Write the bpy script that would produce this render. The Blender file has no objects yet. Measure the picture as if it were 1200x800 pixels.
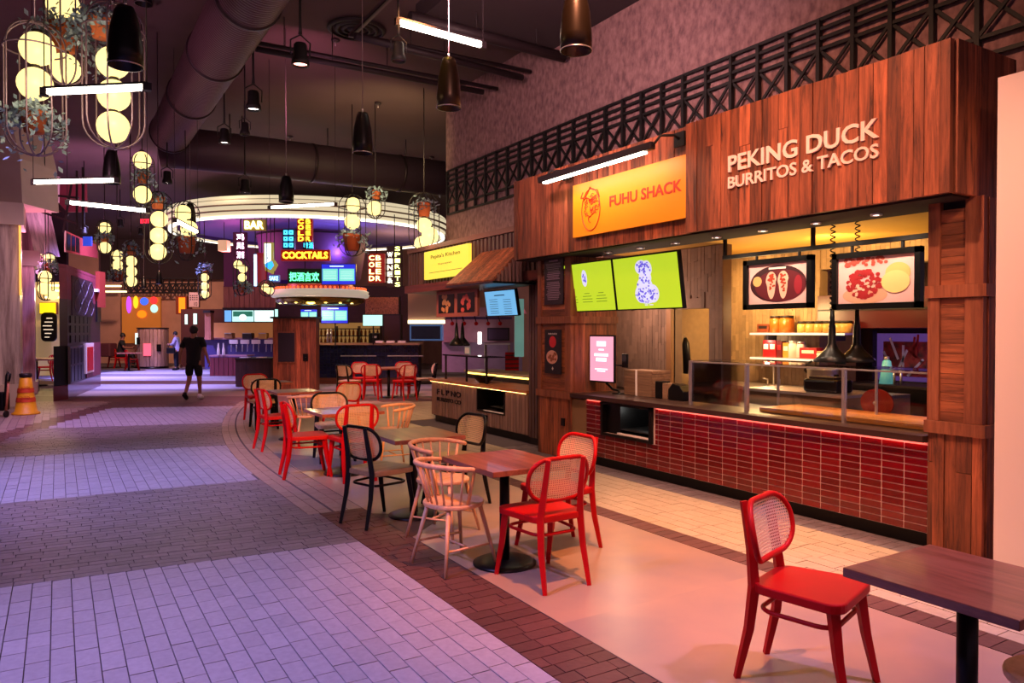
import bpy, math, random
from mathutils import Vector, Matrix, Euler
random.seed(7)
C = bpy.context.scene.collection
sc = bpy.context.scene
PI = math.pi
# ---------------------------------------------------------------- camera
EYE = 1.65; FPX = 870.0
TH = math.atan(532/870.0); PT = math.atan(13/870.0)
cd = bpy.data.cameras.new('camera'); cam = bpy.data.objects.new('camera', cd); C.objects.link(cam)
cd.sensor_width = 36; cd.lens = FPX*36/1200; cd.clip_end = 200; cd.clip_start = .05
cam.location = (0, 0, EYE); cam.rotation_euler = (PI/2-PT, 0, -TH)
sc.camera = cam
# ---------------------------------------------------------------- world, exposure, room lights
w = bpy.data.worlds.new('world'); sc.world = w; w.use_nodes = True
w.node_tree.nodes['Background'].inputs[0].default_value = (.50, .30, .42, 1)  # dim mauve ambient added as fill light
w.node_tree.nodes['Background'].inputs[1].default_value = .56
sc.view_settings.view_transform = 'Standard'; sc.view_settings.look = 'None'
sc.view_settings.exposure = 0.0; sc.view_settings.gamma = 1.0
def lamp(name, kind, loc, col, power, size=.1, aim=None, spot=None, blend=.6, sx=None, sy=None):
    l = bpy.data.lights.new(name, kind); l.color = col; l.energy = power
    if kind == 'AREA':
        l.shape = 'RECTANGLE'; l.size = sx or size; l.size_y = sy or size
    else: l.shadow_soft_size = size
    if kind == 'SPOT': l.spot_size = math.radians(spot or 60); l.spot_blend = blend
    o = bpy.data.objects.new(name, l); C.objects.link(o); o.location = loc
    if aim is not None: o.rotation_euler = (Vector(aim)-Vector(loc)).to_track_quat('-Z', 'Y').to_euler()
    return o
VIO = (.42, .36, 1); PUR = (.75, .42, 1); PNK = (1, .42, .50); ORG = (1, .38, .14); WRM = (1, .68, .38); RED = (1, .13, .08)
# hall spots on the ceiling grid, with added fill spots among them
lamp('hall_spot', 'SPOT', (-2.6, 3.6, 5.9), VIO, 2300, .15, (0.1, 3.6, 0), 62, 1)
lamp('hall_spot', 'SPOT', (-2.2, 8.0, 5.9), VIO, 2700, .15, (0.2, 9.2, 0), 60, 1)
lamp('hall_spot', 'SPOT', (-0.5, 13.5, 5.9), PUR, 1710, .15, (0.6, 15.5, 0), 60, 1)
lamp('hall_spot', 'SPOT', (1.5, 22.0, 5.9), VIO, 7500, .15, (2.0, 25, 0), 80, 1)
lamp('hall_spot', 'SPOT', (1.5, 30.0, 5.9), VIO, 9000, .15, (2.6, 31, 0), 80, 1)
lamp('hall_spot', 'SPOT', (1.0, 2.0, 5.9), (1, .38, .34), 300, .12, (1.4, 4.2, 0), 70, 1)
lamp('hall_spot', 'SPOT', (4.3, 0.8, 5.9), PUR, 1178, .12, (3.6, 1.9, 0), 42, 1)
lamp('hall_spot', 'SPOT', (2.4, 2.4, 5.9), (1, .30, .08), 1950, .06, (3.4, 4.0, 0), 46, .9)
lamp('hall_spot', 'SPOT', (1.9, 6.0, 5.9), (1, .36, .11), 2700, .06, (2.9, 7.6, 0), 50, .9)
lamp('hall_spot', 'SPOT', (2.0, 11.0, 5.9), (1, .5, .3), 2090, .08, (4.0, 12.5, 0), 70, .9)
lamp('hall_spot', 'SPOT', (4.3, 17.0, 5.9), PNK, 2280, .08, (6.5, 17.5, 0), 80, .9)
lamp('hall_spot', 'SPOT', (3.4, 4.2, 5.9), (1, .55, .4), 798, .08, (4.9, 4.6, 0), 60, .9)
lamp('hall_spot', 'SPOT', (2.4, 3.2, 5.6), (1, .44, .26), 1150, .1, (5.3, 4.6, 2.6), 80, .9)
lamp('hall_spot', 'SPOT', (2.2, 7.2, 5.6), (1, .44, .26), 1150, .1, (5.3, 8.2, 2.6), 80, .9)
lamp('hall_spot', 'SPOT', (1.2, 1.2, 3.4), (1, .42, .32), 110, .12, (5.5, 3.2, .9), 70, .9)  # low spot added in mid-air to brighten the red tiles
lamp('wall_wash', 'SPOT', (3.0, 6.0, 4.4), (1, .55, .55), 700, .2, (6.5, 8.0, 5.2), 120, 1)
lamp('up_fill', 'SPOT', (5.4, 12.0, 4.2), (.9, .72, .30), 420, .2, (5.6, 15.5, 6.2), 90, 1)  # these upward spots have no fixture, added to brighten the ceiling
lamp('up_fill', 'SPOT', (3.0, 10.5, 4.6), (1, .30, .50), 260, .2, (3.6, 13, 6.2), 80, 1)
lamp('up_fill', 'SPOT', (2.5, 4.0, 4.4), (1, .5, .45), 200, .2, (3.0, 6, 6.2), 150, 1)
lamp('up_fill', 'SPOT', (-1.0, 9.0, 4.2), (1, .4, .6), 240, .2, (0, 12, 6.2), 150, 1)
lamp('up_fill', 'SPOT', (1.5, 21.0, 3.8), (.9, .45, .8), 500, .2, (1, 24, 6.2), 150, 1)
lamp('hall_spot', 'SPOT', (2.9, 6.2, 5.9), (1, .8, .1), 260, .05, (2.9, 6.4, 0), 16, .8)
lamp('front_fill', 'SPOT', (0.6, 1.2, 4.6), (1, .34, .08), 4200, .1, (3.1, 9.6, .7), 24, .9)  # orange spots without a fixture, added so the cane backs look orange
lamp('front_fill', 'SPOT', (3.2, 7.0, 5.2), (1, .38, .13), 2000, .1, (6.8, 17.2, .6), 40, .9)
lamp('hall_spot', 'SPOT', (3.0, 31, 5.9), (1, .55, .38), 2600, .2, (3.6, 40, 1.8), 80, 1)  # added to brighten the far wall
lamp('peach_fill', 'SPOT', (3.6, 0.6, 4.2), (1, .56, .34), 330, .15, (5.35, 1.9, 1.8), 70, .9)  # added fill aimed at the peach wall
lamp('stall_front_fill', 'SPOT', (2.6, 9.5, 4.6), (1, .62, .42), 500, .15, (5.85, 10.8, 1.4), 70, .9)  # added fill for the dark ribbed stall front
lamp('pillar_fill', 'SPOT', (1.0, 14.0, 5.6), (1, .55, .62), 500, .15, (-1.0, 18, 2.2), 60, .9)  # pinkish fill added for the near marble pillar
# ---------------------------------------------------------------- geometry of view (used to read positions off a plan of the hall)
_F = Vector((math.sin(TH)*math.cos(PT), math.cos(TH)*math.cos(PT), -math.sin(PT)))
_R = Vector((math.cos(TH), -math.sin(TH), 0)); _U = _R.cross(_F)
def ray(x, y): return _F+_R*((x-600)/FPX)+_U*((400-y)/FPX)
def at(x, y, d):
    v = ray(x, y)*d; return Vector((v.x, v.y, v.z+EYE))
def onX(x, y, X):
    v = ray(x, y); v = v*(X/v.x); return Vector((v.x, v.y, v.z+EYE))
def onZ(x, y, Z=0):
    v = ray(x, y); v = v*((Z-EYE)/v.z); return Vector((v.x, v.y, Z))
CF = -TH          # heading that faces the entrance
FA = -PI/2        # heading of things on the shop fronts (they face the hall)
# ---------------------------------------------------------------- materials
def hx(s, k=1.0):
    s = s.lstrip('#'); o = []
    for i in (0, 2, 4):
        c = int(s[i:i+2], 16)/255; o.append((c/12.92 if c <= .04045 else ((c+.055)/1.055)**2.4)*k)
    return (*o, 1)
def _rnd(nt):
    oi = nt.nodes.new('ShaderNodeObjectInfo'); ge = nt.nodes.new('ShaderNodeNewGeometry')
    a = nt.nodes.new('ShaderNodeMath'); a.operation = 'ADD'
    nt.links.new(oi.outputs['Random'], a.inputs[0]); nt.links.new(ge.outputs['Random Per Island'], a.inputs[1])
    f = nt.nodes.new('ShaderNodeMath'); f.operation = 'FRACT'; nt.links.new(a.outputs[0], f.inputs[0])
    return f.outputs[0]
def M(name, col, rough=.5, metal=0, es=0, var=0, nz=0, scale=8, bump=0, col2=None, coat=0, stretch=(1, 1, 1)):
    """paint, metal, stone: colour with piece-to-piece variation, mottling and fine relief"""
    m = bpy.data.materials.new(name); m.use_nodes = True; nt = m.node_tree; N = nt.nodes; L = nt.links
    b = N['Principled BSDF']; col = hx(col) if isinstance(col, str) else (*col, 1)[:4]
    b.inputs['Base Color'].default_value = col; b.inputs['Roughness'].default_value = rough
    b.inputs['Metallic'].default_value = metal
    if coat: b.inputs['Coat Weight'].default_value = coat
    if 'lacquer' in name: b.inputs['Specular IOR Level'].default_value = .25
    if es:
        b.inputs['Emission Color'].default_value = col; b.inputs['Emission Strength'].default_value = es
    src = None
    if var or nz or bump or col2:
        tc = N.new('ShaderNodeTexCoord'); mp = N.new('ShaderNodeMapping'); mp.inputs['Scale'].default_value = stretch
        L.new(tc.outputs['Object'], mp.inputs[0]); r = _rnd(nt)
        ml = N.new('ShaderNodeMath'); ml.operation = 'MULTIPLY'; ml.inputs[1].default_value = 37; L.new(r, ml.inputs[0])
        no = N.new('ShaderNodeTexNoise'); no.noise_dimensions = '4D'; no.inputs['Scale'].default_value = scale; no.inputs['Detail'].default_value = 6
        L.new(mp.outputs[0], no.inputs['Vector']); L.new(ml.outputs[0], no.inputs['W'])
        mx = N.new('ShaderNodeMixRGB'); mx.inputs[1].default_value = col
        mx.inputs[2].default_value = hx(col2) if col2 else tuple(c*.5 for c in col[:3])+(1,)
        mr = N.new('ShaderNodeMapRange'); mr.inputs[1].default_value = .35; mr.inputs[2].default_value = .68
        mr.inputs[3].default_value = 0; mr.inputs[4].default_value = 1 if col2 else nz
        L.new(no.outputs['Fac'], mr.inputs[0]); L.new(mr.outputs[0], mx.inputs[0]); src = mx.outputs[0]
        if var:
            hv = N.new('ShaderNodeHueSaturation'); mv = N.new('ShaderNodeMapRange'); mv.inputs[3].default_value = 1-var; mv.inputs[4].default_value = 1+var
            L.new(r, mv.inputs[0]); L.new(mv.outputs[0], hv.inputs['Value']); L.new(src, hv.inputs['Color']); src = hv.outputs[0]
        L.new(src, b.inputs['Base Color'])
        if bump:
            bp = N.new('ShaderNodeBump'); bp.inputs['Strength'].default_value = bump; bp.inputs['Distance'].default_value = .01
            L.new(no.outputs['Fac'], bp.inputs['Height']); L.new(bp.outputs[0], b.inputs['Normal'])
    return m
def W(name, c1, c2, axis='z', rough=.5, var=.35, sc_=6, coat=0):
    """wood: grain stretched along an axis, every board with its own tone"""
    m = bpy.data.materials.new(name); m.use_nodes = True; nt = m.node_tree; N = nt.nodes; L = nt.links
    b = N['Principled BSDF']; b.inputs['Roughness'].default_value = rough
    if coat: b.inputs['Coat Weight'].default_value = coat
    tc = N.new('ShaderNodeTexCoord'); mp = N.new('ShaderNodeMapping')
    s = {'x': (.08, 1, 1), 'y': (1, .08, 1), 'z': (1, 1, .08)}[axis]; mp.inputs['Scale'].default_value = [k*sc_ for k in s]
    L.new(tc.outputs['Object'], mp.inputs[0]); r = _rnd(nt)
    ml = N.new('ShaderNodeMath'); ml.operation = 'MULTIPLY'; ml.inputs[1].default_value = 61; L.new(r, ml.inputs[0])
    no = N.new('ShaderNodeTexNoise'); no.noise_dimensions = '4D'; no.inputs['Scale'].default_value = 3; no.inputs['Detail'].default_value = 8
    no.inputs['Roughness'].default_value = .7; no.inputs['Distortion'].default_value = .6
    L.new(mp.outputs[0], no.inputs['Vector']); L.new(ml.outputs[0], no.inputs['W'])
    cr = N.new('ShaderNodeValToRGB'); cr.color_ramp.elements[0].position = .32; cr.color_ramp.elements[0].color = hx(c1)
    cr.color_ramp.elements[1].position = .66; cr.color_ramp.elements[1].color = hx(c2)
    L.new(no.outputs['Fac'], cr.inputs[0])
    hv = N.new('ShaderNodeHueSaturation'); mv = N.new('ShaderNodeMapRange'); mv.inputs[3].default_value = 1-var; mv.inputs[4].default_value = 1+var
    L.new(r, mv.inputs[0]); L.new(mv.outputs[0], hv.inputs['Value']); L.new(cr.outputs[0], hv.inputs['Color'])
    L.new(hv.outputs[0], b.inputs['Base Color'])
    bp = N.new('ShaderNodeBump'); bp.inputs['Strength'].default_value = .35; bp.inputs['Distance'].default_value = .004
    L.new(no.outputs['Fac'], bp.inputs['Height']); L.new(bp.outputs[0], b.inputs['Normal'])
    return m
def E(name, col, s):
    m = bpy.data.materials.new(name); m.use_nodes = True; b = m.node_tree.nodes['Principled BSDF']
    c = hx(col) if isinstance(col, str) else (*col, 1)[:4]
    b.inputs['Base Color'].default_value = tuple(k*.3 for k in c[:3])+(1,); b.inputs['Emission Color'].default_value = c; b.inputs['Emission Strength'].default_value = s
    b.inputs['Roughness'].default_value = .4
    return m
def glass(name, tint='#ffffff', alpha=.13):
    m = bpy.data.materials.new(name); m.use_nodes = True; nt = m.node_tree; N = nt.nodes; L = nt.links; N.clear()
    o = N.new('ShaderNodeOutputMaterial'); t = N.new('ShaderNodeBsdfTransparent'); t.inputs[0].default_value = hx(tint)
    g = N.new('ShaderNodeBsdfGlossy'); g.inputs['Roughness'].default_value = .03; fr = N.new('ShaderNodeFresnel'); fr.inputs[0].default_value = 1.5
    a = N.new('ShaderNodeMath'); a.operation = 'MULTIPLY'; a.inputs[1].default_value = alpha*7; L.new(fr.outputs[0], a.inputs[0])
    x = N.new('ShaderNodeMixShader'); L.new(a.outputs[0], x.inputs[0]); L.new(t.outputs[0], x.inputs[1]); L.new(g.outputs[0], x.inputs[2]); L.new(x.outputs[0], o.inputs[0])
    return m
def cane(name, col, scale=85):
    """woven cane webbing: real holes by alpha, cream strands letting light through"""
    m = bpy.data.materials.new(name); m.use_nodes = True; nt = m.node_tree; N = nt.nodes; L = nt.links; N.clear()
    o = N.new('ShaderNodeOutputMaterial'); d = N.new('ShaderNodeBsdfDiffuse'); d.inputs[0].default_value = hx(col)
    tl = N.new('ShaderNodeBsdfTranslucent'); tl.inputs[0].default_value = hx(col); a = N.new('ShaderNodeMixShader'); a.inputs[0].default_value = .45
    L.new(d.outputs[0], a.inputs[1]); L.new(tl.outputs[0], a.inputs[2])
    tc = N.new('ShaderNodeTexCoord'); sp = N.new('ShaderNodeSeparateXYZ'); L.new(tc.outputs['Object'], sp.inputs[0])
    outs = []
    for ax in ('X', 'Z'):
        k = N.new('ShaderNodeMath'); k.operation = 'MULTIPLY'; k.inputs[1].default_value = scale; L.new(sp.outputs[ax], k.inputs[0])
        f = N.new('ShaderNodeMath'); f.operation = 'FRACT'; L.new(k.outputs[0], f.inputs[0])
        s = N.new('ShaderNodeMath'); s.operation = 'SUBTRACT'; s.inputs[1].default_value = .5; L.new(f.outputs[0], s.inputs[0])
        q = N.new('ShaderNodeMath'); q.operation = 'ABSOLUTE'; L.new(s.outputs[0], q.inputs[0]); outs.append(q.outputs[0])
    mxm = N.new('ShaderNodeMath'); mxm.operation = 'MAXIMUM'; L.new(outs[0], mxm.inputs[0]); L.new(outs[1], mxm.inputs[1])
    gt = N.new('ShaderNodeMath'); gt.operation = 'GREATER_THAN'; gt.inputs[1].default_value = .24; L.new(mxm.outputs[0], gt.inputs[0])
    tr = N.new('ShaderNodeBsdfTransparent'); x = N.new('ShaderNodeMixShader'); L.new(gt.outputs[0], x.inputs[0]); L.new(tr.outputs[0], x.inputs[1]); L.new(a.outputs[0], x.inputs[2])
    L.new(x.outputs[0], o.inputs[0]); return m
# ---------------------------------------------------------------- mesh helpers
def tag(o, label=None, cat=None, group=None, kind=None):
    if label: o['label'] = label
    if cat: o['category'] = cat
    if group: o['group'] = group
    if kind: o['kind'] = kind
    return o
def thing(name, label, cat, loc=(0, 0, 0), rz=0, group=None):
    o = bpy.data.objects.new(name, None); C.objects.link(o); o.location = loc; o.rotation_euler = (0, 0, rz); o.empty_display_size = .1
    return tag(o, label, cat, group)
class MB:
    def __init__(s): s.v = []; s.f = []; s.sm = []
    def add(s, vs, fs, sm=False):
        b = len(s.v); s.v += [tuple(q) for q in vs]; s.f += [tuple(b+i for i in f) for f in fs]; s.sm += [sm]*len(fs); return s
    def box(s, c, d, R=None, taper=1):
        x, y, z = (k/2 for k in d); vs = []
        for zz in (-z, z):
            t = taper if zz > 0 else 1
            for a, b in ((-x, -y), (x, -y), (x, y), (-x, y)):
                q = Vector((a*t, b*t, zz)); q = (R @ q) if R else q; vs.append(q+Vector(c))
        return s.add(vs, [(3, 2, 1, 0), (4, 5, 6, 7), (0, 1, 5, 4), (1, 2, 6, 5), (2, 3, 7, 6), (3, 0, 4, 7)])
    def b2(s, a, b): return s.box([(p+q)/2 for p, q in zip(a, b)], [abs(q-p) for p, q in zip(a, b)])
    def bar(s, p, q, wd, th=None, up=(0, 0, 1)):
        p = Vector(p); q = Vector(q); d = q-p; z = d.normalized(); u = Vector(up)
        if abs(z.dot(u)) > .98: u = Vector((0, 1, 0))
        x = u.cross(z).normalized(); y = z.cross(x); R = Matrix((x, y, z)).transposed()
        return s.box((p+q)/2, (wd, th or wd, d.length), R)
    def tube(s, pts, r, n=8, closed=False, sm=True):
        pts = [Vector(p) for p in pts]; N_ = len(pts); rs = r if isinstance(r, (list, tuple)) else [r]*N_; vs = []; fs = []; px = None
        for i, p in enumerate(pts):
            a = pts[i-1] if (i or closed) else p; b = pts[(i+1) % N_] if (i < N_-1 or closed) else p; t = (b-a).normalized()
            if px is None:
                u = Vector((0, 0, 1)) if abs(t.z) < .9 else Vector((0, 1, 0)); px = u.cross(t).normalized()
            else: px = (px-t*px.dot(t)).normalized()
            y = t.cross(px)
            for k in range(n):
                an = 2*PI*k/n; vs.append(p+(px*math.cos(an)+y*math.sin(an))*rs[i])
        for i in range(N_ if closed else N_-1):
            j = (i+1) % N_
            for k in range(n): fs.append((i*n+k, i*n+(k+1) % n, j*n+(k+1) % n, j*n+k))
        s.add(vs, fs, sm)
        if not closed:
            b = len(s.v)-N_*n; s.f += [tuple(b+k for k in reversed(range(n))), tuple(b+(N_-1)*n+k for k in range(n))]; s.sm += [False]*2
        return s
    def lathe(s, prof, n=24, c=(0, 0, 0), sm=True, a0=0, a1=2*PI):
        vs = []; fs = []; m = len(prof); full = abs(a1-a0-2*PI) < 1e-6; nn = n if full else n+1
        for k in range(nn):
            a = a0+(a1-a0)*k/n
            for r, z in prof: vs.append((c[0]+r*math.cos(a), c[1]+r*math.sin(a), c[2]+z))
        for k in range(n):
            j = (k+1) % nn
            for i in range(m-1): fs.append((k*m+i, j*m+i, j*m+i+1, k*m+i+1))
        return s.add(vs, fs, sm)
    def ball(s, c, r, nu=14, nv=9, sx=1, sy=1, sz=1):
        pr = [(r*math.sin(PI*i/nv), -r*math.cos(PI*i/nv)) for i in range(nv+1)]
        vs = []; fs = []
        for k in range(nu):
            a = 2*PI*k/nu
            for q, z in pr: vs.append((c[0]+sx*q*math.cos(a), c[1]+sy*q*math.sin(a), c[2]+sz*z))
        m = nv+1
        for k in range(nu):
            j = (k+1) % nu
            for i in range(nv): fs.append((k*m+i, j*m+i, j*m+i+1, k*m+i+1))
        return s.add(vs, fs, True)
    def prism(s, poly, off, R=None, o=(0, 0, 0)):
        """polygon (3-D points) pushed along the vector off"""
        off = Vector(off); a = [Vector(p) for p in poly]; n = len(a); vs = a+[p+off for p in a]
        if R: vs = [R @ q for q in vs]
        vs = [q+Vector(o) for q in vs]
        return s.add(vs, [tuple(range(n))[::-1], tuple(range(n, 2*n))]+[(i, (i+1) % n, n+(i+1) % n, n+i) for i in range(n)])
    def disc(s, c, rx, rz, y, n=24, a0=0):     # flat print in the x-z plane
        return s.add([(c[0]+rx*math.cos(2*PI*i/n+a0), y, c[1]+rz*math.sin(2*PI*i/n+a0)) for i in range(n)], [tuple(range(n))])
    def build(s, name, m, parent=None, bevel=0, world=False, kind=None, label=None):
        me = bpy.data.meshes.new(name); vs = s.v
        if world and parent:
            inv = parent.matrix_basis.inverted(); vs = [tuple(inv @ Vector(q)) for q in vs]
        me.from_pydata(vs, [], s.f); me.materials.append(m); me.polygons.foreach_set('use_smooth', s.sm); me.update()
        o = bpy.data.objects.new(name, me); C.objects.link(o)
        if parent: o.parent = parent
        if bevel:
            b = o.modifiers.new('bevel', 'BEVEL'); b.width = bevel; b.segments = 2; b.limit_method = 'ANGLE'
        if kind: o['kind'] = kind
        if label: o['label'] = label
        return o
_ch = {}
def copy_tree(o, parent=None):
    c = o.copy(); C.objects.link(c); c.parent = parent
    for ch in list(o.children): copy_tree(ch, c)
    return c
def txt(parent, name, s, x, z, h, m, y=-.01, width=None, ext=.003, bold=0, rot=0, align='CENTER', label=None, sx=1, split=False):
    cu = bpy.data.curves.new('t', 'FONT'); cu.body = s; cu.size = 1; cu.align_x = align; cu.align_y = 'CENTER'; cu.offset = bold; cu.resolution_u = 3
    cu.extrude = ext/h
    t = bpy.data.objects.new('t', cu); me = bpy.data.meshes.new_from_object(t); bpy.data.objects.remove(t)
    xs = [v.co.x for v in me.vertices] or [0, 1]; ys = [v.co.y for v in me.vertices] or [0, 1]
    k = h/max(1e-6, max(ys)-min(ys)); kx = (width/(max(xs)-min(xs))) if width else k*sx; cx = (max(xs)+min(xs))/2; cy = (max(ys)+min(ys))/2
    ca, sa = math.cos(rot), math.sin(rot)
    for v in me.vertices:
        a = (v.co.x-cx)*kx; b = (v.co.y-cy)*k; e = v.co.z*h
        v.co = (x+a*ca-b*sa, y-e, z+a*sa+b*ca)
    if split:       # every letter its own piece
        par = list(range(len(me.vertices)))
        def fd(i):
            while par[i] != i: par[i] = par[par[i]]; i = par[i]
            return i
        for e in me.edges: par[fd(e.vertices[0])] = fd(e.vertices[1])
        gr = {}
        for p in me.polygons: gr.setdefault(fd(p.vertices[0]), []).append(tuple(p.vertices))
        for fs in gr.values():
            ids = sorted({i for f in fs for i in f}); mp_ = {i: k_ for k_, i in enumerate(ids)}; mb = MB(); mb.add([tuple(me.vertices[i].co) for i in ids], [tuple(mp_[i] for i in f) for f in fs]); mb.build('letter', m, parent)
        return None
    me.materials.clear(); me.materials.append(m); o = bpy.data.objects.new(name, me); C.objects.link(o); o.parent = parent
    if label: o['label'] = label
    return o
def rrect(cx, cz, hw, hh, r, n=6):
    P = []
    for qx, qz, a0 in ((1, 1, 0), (-1, 1, PI/2), (-1, -1, PI), (1, -1, 3*PI/2)):
        for i in range(n+1):
            a = a0+PI/2*i/n; P.append((cx+qx*(hw-r)+r*math.cos(a), cz+qz*(hh-r)+r*math.sin(a)))
    return P
# ---------------------------------------------------------------- palette
m_red = M('red_lacquer', '#b40005', .5, coat=0, nz=.15, scale=5)
m_blk = M('black_lacquer', '#0c0a0b', .35)
m_blkmetal = M('black_metal', '#080607', .6, 0)
m_steel = M('steel', '#cfc6c6', .35, .85)
m_dark = M('dark_metal', '#2a2024', .5, .4)
m_cream = W('cream_ash', '#c9966c', '#e6b58c', 'z', .5, .06)
m_cane = cane('cane_webbing', '#fbd9b4', 70)
m_tabletop = W('walnut_top', '#642c20', '#a8644c', 'y', .28, .1, 5, .3)
m_plank = W('reclaimed_wood', '#2c110a', '#aa5c3a', 'z', .6, .5, 7)
m_plankh = W('reclaimed_wood_across', '#3c170e', '#b0643e', 'y', .6, .4, 7)
m_trimw = W('oak_trim', '#60301f', '#9a5a3c', 'z', .55, .15, 7)
m_tile = M('red_glazed_tile', '#6c020b', .16, var=.3, nz=.35, scale=20, coat=.12)
m_grout = M('grout', '#c9aaa4', .8)
m_white = M('white_paint', '#e8dcd8', .5)
m_cantop = W('stone_top', '#2c1a16', '#3f2823', 'y', .35, .03)
m_pav_l = M('light_paver', '#a39aa6', .55, var=.07, nz=.28, scale=30, bump=.15)
m_pav_d = M('dark_paver', '#74686e', .5, var=.16, nz=.4, scale=25, bump=.2)
m_pav_b = M('brown_paver', '#5e3a36', .5, var=.18, nz=.4, scale=25, bump=.2)
m_pav_t = M('tan_paver', '#9b8478', .5, var=.1, nz=.35, scale=25, bump=.15)
m_pav_s = M('sand_paver', '#b7a48c', .5, var=.07, nz=.3, scale=25, bump=.15)
m_conc = M('polished_concrete', '#aa8c76', .3, nz=.3, scale=1.4, col2='#8d7b74')
m_joint = M('paver_joint', '#554a52', .9)
m_globe = E('globe_light', '#ffe392', 1.6)
m_tubeL = E('fluorescent_tube', '#fff0dc', 14)
m_terra = M('terracotta', '#b2562d', .7, var=.1, nz=.2)
m_leaf = M('leaf', '#8297a8', .5, var=.5, nz=.3, scale=30)
m_pinkL = E('pink_screen', '#f7a8c4', 1.0)
# ================================================================ FLOOR
def struct(o): o['kind'] = 'structure'; return o
floor = struct(MB().b2((-9, -3, -.12), (16, 60, -.008)).build('floor', m_joint))
def arc(Y): return 0 if Y < 8.3 else (Y-8.3)**2/55
def depth(X, Y): return X*math.sin(TH)+Y*math.cos(TH)
pieces = []      # (four corners, material)
def brick(q, m, g=.003, clip=False):
    if clip: q = [(min(x, edge(y)), y) for x, y in q]
    cx = sum(p[0] for p in q)/4; cy = sum(p[1] for p in q)/4
    if clip and max(p[0] for p in q)-min(p[0] for p in q) < .03: return
    if cy > 12 and cx < 1.9:        # brown diagonal band by the marble pillar, tan paving left of it
        k = (cx+.76)-(cy-13.6)*.372
        if k < .1: m = m_pav_b if k > -.38 else m_pav_t
    P = []
    for x, y in q:
        dx, dy = cx-x, cy-y; P.append((x+max(-g, min(g, dx)), y+max(-g, min(g, dy))))
    if depth(cx, cy) < 17.2 and cy > .3: pieces.append((P, m, (cx, cy)))
def columns(x0, x1, y0f, y1f, m, wd, ln, warp=False):
    n = max(1, round((x1-x0)/wd)); wd = (x1-x0)/n
    for i in range(n):
        a = x0+i*wd; b = a+wd; c = (a+b)/2; s = y0f(c); e = y1f(c); y = s; first = True
        while y < e-.02:
            L_ = ln*(random.uniform(.3, 1) if first else random.uniform(.93, 1.07)); first = False
            t = min(y+L_, e)
            if e-t < .06: t = e
            f = (lambda Y: arc(Y)) if warp else (lambda Y: 0)
            brick([(a+f(y), y), (b+f(y), y), (b+f(t), t), (a+f(t), t)], m, clip=(x0 == XL)); y = t
def rows(x0, x1f, y0f, y1f, m, wd, ln):
    y0, y1 = y0f(0), y1f(0); n = max(1, round((y1-y0)/wd))
    for j in range(n):
        s = lambda X, j=j: y0f(X)+(y1f(X)-y0f(X))*j/n
        t = lambda X, j=j: y0f(X)+(y1f(X)-y0f(X))*(j+1)/n
        x = x0-random.random()*ln*.8; e = x1f(s(1.9))
        while x < e-.02:
            r = min(x+ln, e); x = max(x, x0)
            if r <= x+.01: x = r+1e-4; continue
            if e-r < .05: r = e
            brick([(x, s(x)), (r, s(r)), (r, t(r)), (x, t(x))], m); x = r
XL = -2.2
edge = lambda Y: 2.0 if Y < 6.6 else 1.9+arc(Y)
B = [lambda X: .4, lambda X: 5.73-.085*X, lambda X: 8.53-.04*X, lambda X: 11.55-.15*X, lambda X: 14.7-.28*X, lambda X: 18.3-.4*X, lambda X: 20.5-.4*X]
columns(XL, 2.0, B[0], B[1], m_pav_l, .108, .215)
rows(XL, lambda Y: 2.0 if Y < 6.6 else 1.9, B[1], B[2], m_pav_d, .088, .17)
columns(XL, 2.2, B[2], B[3], m_pav_l, .108, .215)
rows(XL, edge, B[3], B[4], m_pav_d, .1, .2)
columns(XL, 3.6, B[4], B[5], m_pav_l, .12, .24)
rows(XL, lambda Y: 3.9, B[5], B[6], m_pav_b, .118, .235)
rows(2.0, lambda Y: 2.4, lambda X: .4, lambda X: 6.6, m_pav_b, .1, .2)
columns(1.9, 2.12, lambda X: 6.6, lambda X: 18, m_pav_t, .11, .24, True)
columns(2.14, 2.4, lambda X: 6.6, lambda X: 18, m_pav_t, .13, .24, True)
columns(4.12, 4.32, lambda X: .4, lambda X: 9.2, m_pav_b, .2, .1)
columns(4.32, 5.34, lambda X: .4, lambda X: 14.5, m_pav_s, .128, .256)
columns(5.34, 5.75, lambda X: .4, lambda X: 9, m_pav_d, .2, .1)
columns(5.34, 7.6, lambda X: 12.6, lambda X: 17, m_pav_s, .2, .3)
def scrpos(x, y):
    v = Vector((x, y, -EYE)); k = v.dot(_F); return (600+FPX*v.dot(_R)/k, 400-FPX*v.dot(_U)/k, k) if k > .1 else (0, 0, -1)
vis = []; rest = []
for p in pieces:
    a, b, k = scrpos(*p[2])
    (vis if (k > 0 and -15 < a < 1215 and b < 830 and b > 0) else rest).append((k, p))
vis.sort(key=lambda t: t[0]); single = vis[:300]; rest += vis[300:]
def slab(mb, P, z0=-.012, z1=0):
    mb.add([(x, y, z0) for x, y in P]+[(x, y, z1) for x, y in P], [(4, 5, 6, 7), (0, 1, 5, 4), (1, 2, 6, 5), (2, 3, 7, 6), (3, 0, 4, 7)])
for k, (P, m, c) in single:
    mb = MB(); slab(mb, [(x-c[0], y-c[1]) for x, y in P], z1=random.uniform(-.001, .0012)); o = mb.build('paver', m, floor); o.location = (c[0], c[1], 0)
bym = {}
for k, (P, m, c) in rest: slab(bym.setdefault(m.name, (MB(), m))[0], P, z1=random.uniform(-.001, .001))
for mb, m in bym.values(): mb.build('paver_field', m, floor, kind='stuff')
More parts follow.
